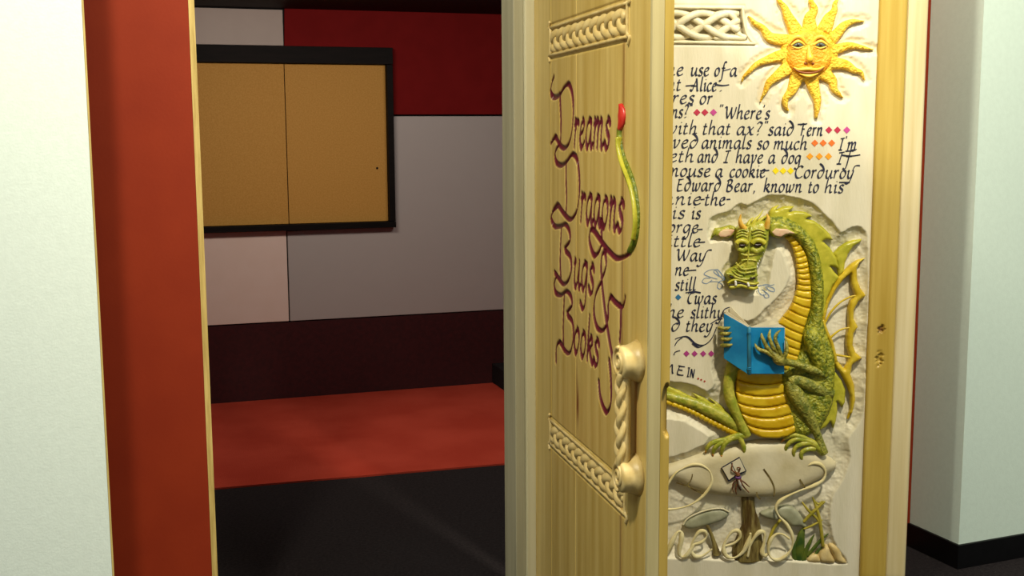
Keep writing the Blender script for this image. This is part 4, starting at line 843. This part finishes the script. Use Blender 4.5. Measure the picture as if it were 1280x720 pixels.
# head
head_px = [(919,298),(920.5,288),(925,283.5),(933,281),(940,278),(949,275),(957,276),(962,284),(962.5,293),(961,306),(957,316.5),(952,326.5),(947.5,335),(947.5,345),(948,354),(945.5,362),(939,363.5),(927,361.2),(914.4,363.2),(911,358),(909,351),(907,343),(911,338),(918,334),(923,328.5),(925.5,323),(924.5,316.5),(920.6,311)]
head = puff2('head', head_px, 'greensm', dragon, -0.026, 0.004, 0.030, 11, 1.7, 2, label='yellow green dragon head with drooping eyelids')
zh = lambda x, y: (890 + x * .1111, 290 + y * .1111)
hl = []
def wr(pts, r, h): return [zh(x, y) + (r, h) for x, y in pts]
ridge = [wr([(430,-70),(425,0),(418,80),(415,160),(408,240),(400,330),(385,420),(365,490)], 1.1, 0.035)]
tubes_each('brow_ridge', ridge + [wr([(400,-10),(340,-25),(285,0)],1.1,0.034), wr([(400,25),(335,5),(280,30)],1.1,0.034), wr([(400,60),(340,35),(275,62)],1.2,0.034),
       wr([(450,-10),(520,-30),(590,-10)],1.1,0.036), wr([(450,25),(530,0),(610,28)],1.1,0.036), wr([(455,60),(530,35),(615,65)],1.2,0.036)], 'greensm', dragon)
tubes_each('snout_fold', [wr([(330,320),(395,312),(500,322)],1.2,0.034), wr([(325,245),(395,262),(520,245)],1.5,0.034), wr([(285,370),(330,410),(380,420),(500,400)],1.3,0.036),
       wr([(255,405),(310,450),(360,465),(500,440)],1.3,0.037), wr([(225,435),(290,485),(345,500)],1.3,0.037), wr([(270,345),(300,380),(350,390)],1.1,0.034), wr([(165,470),(220,480),(280,515),(360,530),(430,520),(510,480)],1.7,0.036)], 'greensm', dragon)
tubes_each('eyelid', [wr([(275,128),(300,105),(335,98),(375,110),(400,130)],3.2,0.036), wr([(450,128),(480,100),(525,92),(565,105),(595,130)],3.5,0.038)], 'lime', dragon, label='heavy pale eyelids')
tubes_each('eye', [wr([(310,150),(338,154),(370,150)],1.8,0.039), wr([(482,148),(515,150),(550,144)],2.0,0.041)], 'dark', dragon)
tubes_each('cheek', [wr([(300,190),(340,205),(385,185)],3.6,0.032), wr([(440,190),(500,215),(570,180)],4.4,0.032)], 'greensm', dragon)
tubes_each('nostril', [wr([(205,502),(222,508),(240,502)],1.5,0.037), wr([(430,518),(455,522),(480,514)],1.7,0.038)], 'dark', dragon)
tubes2('upper_lip', [wr([(180,575),(230,545),(290,540),(350,555),(420,580),(480,585),(525,570)],1.5,0.036)], 'lime', dragon)
tubes2('mouth', [wr([(190,600),(250,592),(300,575),(370,590),(430,605),(500,600)],1.1,0.036)], 'dark', dragon)
tubes2('lower_lip', [wr([(200,620),(250,618),(320,600),(400,620),(470,635),(510,620)],2.2,0.034)], 'lime', dragon)
tubes_each('tooth', [wr([(262,552),(266,572),(268,600)],1.6,0.040), wr([(412,610),(408,590),(400,572)],1.6,0.040), wr([(570,215),(575,235)],1,0.024), wr([(540,275),(545,295)],1,0.024), wr([(528,310),(530,330)],1,0.024), wr([(515,345),(518,365)],1,0.026), wr([(508,380),(512,400)],1,0.026)], 'white', dragon, label='small white fangs')
tubes2('horn', [[(931,286,3.8,0.024),(927,282,3.4,0.030),(925,276,2.4,0.036),(926,268,0.6,0.040)]], 'horn', dragon)
tubes2('horn', [[(958,285,4,0.024),(959.5,279,3.4,0.030),(960.3,273,2.3,0.034),(958.5,267.5,0.6,0.036)]], 'horn', dragon)
tubes_each('head_spike', [[(940,283,3,0.016),(944,275,2.2,0.014),(949,270,1.4,0.010),(954,262.5,0.5,0.004)],[(935,282,2.6,0.016),(937,277,2,0.012),(942,271.5,0.5,0.006)],[(947,280,3,0.016),(952,274,2.2,0.014),(959,269,0.8,0.008)]], 'lime', dragon)
ze = lambda x, y: (880 + x * .0972, 240 + y * .0972)
puff2('ear', [(888.5,299),(891,292),(894,285.5),(899,285.5),(904.5,284),(914,281.6),(919,283.5),(922.5,287),(920,292),(915.5,295.5),(912,298.3),(906,297.5),(903,299),(899,296),(894,295)], 'greensm', dragon, -0.026, -0.002, 0.010, 3.2, 1.6, 1)
puff2('ear_inner', [(898,293.5),(900,289.5),(906,286.5),(914,286.5),(919,287.5),(913.5,294.8),(906,296.6),(900,296)], 'pink', dragon, 0.0, 0.0086, 0.001, 3, 1.6, 1)
puff2('ear', [(961,288.5),(962,280),(966,277.5),(973,276.5),(983.6,281),(992,288.6),(1003,293.3),(995,294),(986,293.5),(980,296),(975,298),(966,296)], 'greensm', dragon, -0.026, 0.014, 0.012, 3.2, 1.6, 1)
puff2('ear_inner', [(965,290),(970,285.5),(984,286.5),(994,291.5),(983,292.4),(976,296.2),(968.5,294.8)], 'pink', dragon, 0.014, 0.0265, 0.001, 3, 1.6, 1)

# --- blue book (a part of its own)
def l2(x, y, h): return Vector(loc2(*zb5(x, y), h))
def plate(name, P, m, parent, thick, label=None):
    n = (P[1] - P[0]).cross(P[3] - P[0]).normalized()
    if n.y > 0: n = -n
    o = slab_poly(name, P, m, parent, thick, n, bevel=0.0012)
    if label: o['label'] = label
    return o
bk = plate('book', [l2(350,213,0.060), l2(655,213,0.050), l2(650,630,0.050), l2(352,630,0.060)], 'blue', d2, 0.006, 'open blue book held by the dragon')
plate('front_cover', [l2(105,85,0.032), l2(318,209,0.059), l2(318,630,0.059), l2(105,490,0.032)], 'blue', bk, 0.006)
V, Fc = tube_data([l2(335, y, 0.0575) for y in (210, 280, 350, 420, 490, 560, 632)], [2.6 / S2] * 7, [0.006] * 7, OUT, 12); mesh('spine', V, Fc, 'bluedark', bk, True)
for yy in (258, 270, 575, 587):
    V, Fc = tube_data([l2(317, yy, 0.062), l2(335, yy, 0.065), l2(353, yy, 0.062)], [0.0012] * 3, [0.0012] * 3, OUT, 6); mesh('spine_band', V, Fc, 'blue', bk, True)
V, Fc = join([([l2(112,82,0.027), l2(335,206,0.053), l2(335,400,0.053), l2(112,300,0.027)] , [(0,1,2,3)]), ([l2(122,56,0.018), l2(338,204,0.048), l2(338,400,0.048), l2(122,300,0.018)], [(0,1,2,3)]), ([l2(163,14,0.008), l2(342,204,0.042), l2(342,400,0.042), l2(163,300,0.008)], [(0,1,2,3)])])
pg = mesh('pages', V, Fc, 'page', bk); md = pg.modifiers.new('s', 'SOLIDIFY'); md.thickness = 0.003
V, Fc = join([([l2(345,210,0.052), l2(600,178,0.040), l2(655,208,0.042), l2(655,400,0.042), l2(345,400,0.052)], [(0,1,2,3,4)]), ([l2(345,208,0.046), l2(578,122,0.020), l2(588,132,0.020), l2(590,400,0.020), l2(345,400,0.046)], [(0,1,2,3,4)]), ([l2(345,206,0.044), l2(500,155,0.026), l2(600,165,0.026), l2(600,400,0.026), l2(345,400,0.044)], [(0,1,2,3,4)])])
pg = mesh('pages', V, Fc, 'page', bk); md = pg.modifiers.new('s', 'SOLIDIFY'); md.thickness = 0.0015

# --- smoke curls (painted lines)
def ribbon2(name, paths, m, parent, wd, h=0.0008, label=None):
    for p in paths:
        V, Fc = ribbons([np.array([uv2(x, y) for x, y in catmull(p, 6)])], wd / S2, wd / S2 * 0.35, h); mesh(name, V, Fc, m, parent, False, label)
ribbon2('smoke_curl', [[zh(*p) for p in s] for s in [[(150,530),(90,500),(40,430),(-30,430),(-90,470),(-40,500),(60,530)],[(150,535),(80,560),(60,620),(90,640),(120,600),(60,560),(-30,560)],[(145,525),(90,450),(50,420),(20,450),(80,500)],[(-20,520),(-80,520),(-110,560),(-60,580),(0,540)],
        [(515,610),(560,600),(620,610),(690,630),(700,670),(650,660),(600,620)],[(515,620),(530,680),(570,710),(610,690),(560,650)],[(520,615),(600,590),(660,600),(700,590)],[(560,650),(620,690),(640,730),(600,740),(575,700)]]], 'smoke', d2, 1.3, label='pale blue painted smoke from the nostrils')

# --- mushrooms, letters, plants below
zm = lambda x, y: (830 + x * .25, 540 + y * .25)
cap = [(800,592),(841,580),(865,572),(887,565),(905,562),(925,556),(950,551),(975,551),(1000,556),(1020,564),(1035,571),(1046,579),(1043,589),(1025,600),(1000,612.5),(985,618),(970,621),(950,623),(930,622.5),(900,620),(875,615),(857,608),(845,601),(810,604)]
puff2('mushroom_cap', cap, 'cap', d2, -0.026, -0.016, 0.026, 16, 2.4, 2, label='big cream mushroom cap the dragon sits on')
ribbon2('cap_crack', [[zm(*p) for p in s] for s in [[(495,180),(530,230),(550,280),(545,320)],[(675,232),(690,255),(702,276)],[(60,248),(90,258),(115,260),(135,230),(140,205)],[(115,262),(150,285),(200,305)],[(460,295),(466,320),(480,330)]]], 'stem', d2, 2.0, 0.0115)
tubes2('mushroom_stem', [[zm(420,325) + (8.5, -0.020), zm(425,400) + (9, -0.020), zm(435,460) + (12, -0.020), zm(425,540) + (18, -0.020), zm(418,600) + (21, -0.021), zm(418,636) + (22, -0.022)]], 'stem', d2, 0.5, 6, 16, 'brown streaked mushroom stem')
puff2('small_mushroom_cap', [zm(*p) for p in [(95,468),(125,432),(200,398),(280,384),(325,405),(310,435),(250,460),(190,476),(130,487)]], 'greycap', d2, -0.026, -0.012, 0.010, 6, 1.8, 2, label='small grey green mushroom at left')
tubes2('small_mushroom_rim', [[zm(*p) + (1.1, -0.004) for p in [(95,465),(125,428),(200,395),(280,382),(325,400)]]], 'cream', d2)
tubes2('small_mushroom_stem', [[zm(208,448) + (2, -0.010), zm(235,510) + (2.5, -0.010), zm(255,570) + (3.4, -0.010), zm(262,612) + (6, -0.012)]], 'stem', d2)
puff2('small_mushroom_cap', [zm(*p) for p in [(483,408),(520,392),(556,384),(562,410),(568,440),(525,436),(495,424)]], 'greycap', d2, -0.026, -0.012, 0.008, 5, 1.8, 2)
puff2('small_mushroom_cap', [zm(*p) for p in [(560,384),(600,370),(645,376),(685,415),(716,478),(680,474),(640,472),(600,440),(570,420)]], 'greycap', d2, -0.026, -0.012, 0.010, 6, 1.8, 2, label='tilted grey mushroom cap beside the sprigs')
tubes2('small_mushroom_stem', [[zm(582,440) + (1.8, -0.010), zm(545,490) + (2.2, -0.010), zm(520,560) + (2.2, -0.010)]], 'twig', d2)
LT = [[(0,640),(35,560),(65,505),(85,500),(88,530),(76,600),(90,625),(120,610),(150,560)],
      [(148,562),(185,552),(212,525),(205,498),(175,500),(145,545),(136,590),(155,622),(195,618),(240,585)],
      [(300,572),(350,556),(380,525),(370,495),(340,500),(308,545),(298,590),(318,625),(355,628),(395,600),(415,560),(432,510)],
      [(432,505),(430,560),(418,625)], [(422,590),(450,530),(480,500),(502,508),(500,550),(490,600),(505,618),(530,600)],
      [(722,168),(750,156),(785,165),(808,200),(795,240),(750,268),(690,290),(630,315),(580,345),(560,380),(575,420),(615,465),(642,520),(642,570),(615,615),(570,640),(535,628),(522,590),(532,545),(560,512),(595,512),(628,535)],
      [(-60,390),(0,388),(60,384),(130,365),(195,320),(238,255),(230,200),(190,168),(140,164),(90,185),(50,215),(0,300),(-20,400)],
      [(-200,500),(-190,560),(-170,620),(-120,560),(-80,520),(-60,560),(-60,630)]]
LW_ = [3.4, 2.8, 3.0, 3.2, 3.3, 2.6, 2.1, 2.6]
for k, (s, r) in enumerate(zip(LT, LW_)):
    nn = len(s); o = tubes2('carved_letter', [[zm(*p) + (r * (0.75 + 0.3 * math.sin(i * 1.9 + k)) * (0.6 if i in (0, nn - 1) else 1), 0.006 if k not in (5, 6) else 0.010) for i, p in enumerate(s)]], 'ivory', d2, 0.8, 6, 10)
d2_txt = None
tubes2('grass_blade', [[zm(672,640) + (6.5, -0.014), zm(678,580) + (6.5, -0.012), zm(685,520) + (5, -0.012), zm(700,478) + (1.5, -0.012)]], 'blade', d2, 0.5, 5, 10)
for s in ([(700,640,3),(712,590,3),(735,540,2),(752,512,.6)], [(715,620,2.5),(750,580,2.6),(785,540,2.2),(822,508,.6)], [(690,645,3),(705,610,2.5),(716,570,.6)], [(655,640,3),(650,590,3),(660,545,.6)], [(735,650,2),(765,600,2),(790,575,1)]):
    tubes2('grass_blade', [[zm(x, y) + (r, -0.010) for x, y, r in s]], 'blade', d2, 0.5)
for s in ([(698,450,2),(740,405,2.4),(803,347,1.6)], [(690,350,1),(722,392,1.8),(770,440,1.8),(782,480,1.8)], [(742,325,1),(762,380,2),(780,450,2.3),(795,572,2.4)], [(700,485,1.2),(740,468,1.6),(792,440,1)], [(745,335,1),(770,360,1.4),(792,345,.8)]):
    tubes2('twig', [[zm(x, y) + (r, -0.006) for x, y, r in s]], 'twig', d2)
puff2('rock', [zm(*p) for p in [(712,652),(728,618),(762,608),(786,625),(788,655)]], 'rock', d2, -0.026, -0.012, 0.014, 6, 2, 2)
puff2('rock', [zm(*p) for p in [(786,655),(772,622),(790,590),(820,570),(838,610),(862,655)]], 'rock', d2, -0.026, -0.010, 0.016, 6, 2, 2)
puff2('rock', [zm(*p) for p in [(862,655),(840,612),(824,566),(850,560),(882,582),(896,620),(918,660)]], 'rock', d2, -0.026, -0.011, 0.016, 6, 2, 2)
puff2('rock', [zm(*p) for p in [(585,640),(610,615),(635,625),(655,645)]], 'cream', d2, -0.026, -0.012, 0.010, 4, 2, 2)
# tiny bug reading a tiny book
def quad2(name, pts, h, m, parent, th=0.004, label=None):
    P = [Vector(loc2(*zm(*p), h)) for p in pts]; o = slab_poly(name, P, m, parent, th, (0, -1, 0)); 
    if label: o['label'] = label
    return o
tb = quad2('tiny_book', [(286,180),(378,126),(413,196),(322,248)], 0.018, 'ink', d2, 0.006, 'tiny open book read by a bug')
quad2('page', [(292,182),(334,157),(362,212),(325,240)], 0.021, 'page', tb, 0.003); quad2('page', [(338,155),(378,132),(407,194),(366,209)], 0.021, 'page', tb, 0.003)
bug = tubes2('bug', [[zm(368,205) + (2.6, 0.024), zm(370,218) + (3, 0.025)], [zm(372,232) + (3, 0.024), zm(376,250) + (3.6, 0.024), zm(380,275) + (2.6, 0.022), zm(384,292) + (1, 0.02)]], 'bug', d2, label='small brown bug with purple collar')
tubes_each('bug_leg', [[zm(*a) + (1, 0.024), zm(*b) + (1, 0.028), zm(*c) + (.6, 0.024)] for a, b, c in (((364,205),(340,190),(342,155)),((374,200),(380,180),(365,178)),((385,240),(405,255),(428,275)),((385,250),(400,275),(425,303)),((360,240),(345,262),(345,300)),((366,260),(358,285),(362,312)))], 'bug', bug)
tubes2('bug_collar', [[zm(358,226) + (1.6, 0.026), zm(370,230) + (1.9, 0.028), zm(384,226) + (1.6, 0.026)]], 'purple', bug)
tubes2('bug_wing', [[zm(374,240) + (1.2, 0.030), zm(380,262) + (2, 0.030), zm(388,284) + (1, 0.027)]], 'bugwing', bug)

# --- written lines (pen lettering painted on the panel)
SL = 0.0135
def put(txt, xa, xb, yb_, right=1000, fit=True, xh=10):
    """strokes of txt fitted between pixel columns xa..xb with the base line at yb_"""
    a = uv2(xa, yb_); b = uv2(xb, yb_ + SL * (xb - xa) * 0.6); wd = (b[0] - a[0])
    sx = wd / (width(txt) - 0.12); sy = xh / S2
    st = word_strokes(txt, sx, sy, 0, 0); sl = (b[1] - a[1]) / wd
    return [np.stack([a[0] + s[:, 0], a[1] + s[:, 1] + s[:, 0] * sl], 1) for s in st]
k6 = lambda x: 830 + x * .2222
k7 = lambda x: 830 + x * .3056
k5 = lambda x: 830 + x * .2109
lines = [
 (94.5, [('the', 826, 854.5), ('use', k5(160), k5(268)), ('of', k5(300), k5(358)), ('a', k5(392), k5(432))], [[(k5(345), 89),(k5(395), 86)]]),
 (113.5, [('thought', 786, k5(102)), ('Alice', k5(165), k5(312)), ('.', k5(330), k5(345))], [[(k5(128),107.5),(k5(180),106.5)],[(k5(300),105.5),(k5(345),107),(k5(386),106)]]),
 (129.8, [('pictures', 791, k5(180)), ('or', k5(213), k5(287))], []),
 (147.6, [("conversations?\"", 765, k5(166)), ('"', k5(322), k5(348)), ("Where's", k5(362), k5(627))], []),
 (167.5, [('with', k6(15), k6(188)), ('that', k6(218), k6(375)), ('ax?"', k6(410), k6(582)), ('said', k6(588), k6(730)), ('Fern', k6(768), k6(892))], [[(k6(752),155.5),(k6(800),155)]]),
 (185, [('loved', k6(-30), k6(193)), ('animals', k6(213), k6(492)), ('so', k6(525), k6(590)), ('much', k6(618), k6(806)), ("I'm", k6(985), k6(1086))], []),
 (202.5, [('teeth', k6(-50), k6(168)), ('and', k6(190), k6(303)), ('I', k6(338), k6(370)), ('have', k6(405), k6(557)), ('a', k6(588), k6(626)), ('dog', k6(662), k6(770)), ('If', k6(975), k6(1048))], [[(k6(1000),194),(k6(1050),195),(k6(1104),193.5)],[(k6(1020),189),(k6(1060),188.5)]]),
 (220.5, [('mouse', k6(20), k6(262)), ('a', k6(290), k6(330)), ('cookie', k6(370), k6(570)), ('Corduroy', k6(735), k6(1068))], [[(k6(540),213.5),(k6(592),213)],[(k6(1060),214),(k6(1075),207.5),(k6(1102),207)]]),
 (238.5, [('Edward', k6(72), k6(320)), ('Bear,', k6(350), k6(516)), ('known', k6(562), k6(776)), ('to', k6(812), k6(870)), ('his', k6(905), k6(1010))], [[(k6(985),228),(k6(1045),228)]]),
 (256, [('Winnie', 800, k6(210)), ('the', k6(230), k6(345))], [[(k6(205),249.5),(k6(228),249)],[(k6(330),249.5),(k6(345),249.3)],[(k6(352),249.3),(k6(373),249)]]),
 (273.3, [('This', 812, k6(118)), ('is', k6(155), k6(207))], []),
 (291, [('George', 812, k6(195))], [[(k6(185),287),(k6(217),286.5)]]),
 (308.3, [('little', k7(-5), k7(150))], [[(k7(140),303),(k7(168),302.5)]]),
 (326, [('Way', k7(52), k7(172))], [[(k7(168),318),(k7(180),313),(k7(196),312.5)]]),
 (344.2, [('ne', k7(46), k7(102))], [[(k7(88),338.5),(k7(132),337.5)]]),
 (363, [('still', k7(46), k7(130))], []),
 (379.3, [('Twas', k7(92), k7(215))], [[(k7(88),366),(k7(120),364.5),(k7(150),366)]]),
 (397, [('the', k7(-12), k7(82)), ('slithy', k7(110), k7(245))], [[(k7(238),391),(k7(250),386),(k7(268),384)]]),
 (414, [('and', k7(-50), k7(66)), ('they', k7(90), k7(200))], [[(k7(190),405),(k7(215),400),(k7(240),398.5)],[(k7(45),424),(k7(60),422),(k7(95),421),(k7(130),430),(k7(165),431),(k7(195),423),(k7(215),409)],[(k7(115),429),(k7(140),434),(k7(165),431)],[(k7(44),432),(k7(56),426),(k7(75),422)]]),
 (444, [], [[(k7(40),444),(k7(46),440),(k7(66),438)]]),
]
for (yb_, words, fl) in lines:
    for (tx, xa, xb) in words:
        V, Fc = ribbons(put(tx, xa, xb, yb_ + SL * (xa - 850)), 2.7 / S2, 0.6 / S2, 0.0012); mesh('painted_word', V, Fc, 'ink', d2)
    for f in fl:
        V, Fc = ribbons([np.array([uv2(x, y) for x, y in catmull(f, 5)])], 2.7 / S2, 0.6 / S2, 0.0012); mesh('pen_flourish', V, Fc, 'ink', d2)
for (tx, xa, xb, y) in (('COME', 800, 857.5, 456), ('IN', 859, 869, 470.5)):
    a = uv2(xa, y); b = uv2(xb, y + (14.5 if tx == 'COME' else 3)); wd = b[0] - a[0]; sl = (b[1] - a[1]) / wd
    st = [np.stack([a[0] + s[:, 0], a[1] + s[:, 1] + s[:, 0] * sl], 1) for s in word_strokes(tx, wd / width(tx), 8.2 / S2)]
    V, Fc = ribbons(st, 2.2 / S2, 0.65 / S2, 0.0012); mesh('painted_word', V, Fc, 'ink', d2)
def diamond(px, py, m, r=4.4):
    c = loc2(px, py); r /= S2; mesh('painted_diamond', [(c[0] - r, -0.0013, c[2]), (c[0], -0.0013, c[2] - r), (c[0] + r, -0.0013, c[2]), (c[0], -0.0013, c[2] + r)], [(0, 1, 2, 3)], m, d2)
for x, c_ in ((195,'pink1'),(242,'pink1'),(293,'pink2')): diamond(k5(x), 140.5, c_)
for x, c_ in ((927,'pink1'),(975,'pink1'),(1028,'pink2')): diamond(k6(x), 162.5, c_)
for x in (848,895,943): diamond(k6(x), 178.8, 'orange')
for x in (820,873,925): diamond(k6(x), 195.5, 'amber')
for x in (628,670,712): diamond(k6(x), 213.5, 'yellowd')
diamond(k7(58), 371.5, 'blued', 4)
for x in (92,125,160,193): diamond(k7(x), 442, 'pink3', 4)
for x, y in ((140,632),(152,637),(166,643)): diamond(k7(x), 280 + y * .3056, 'reddot', 1.5)
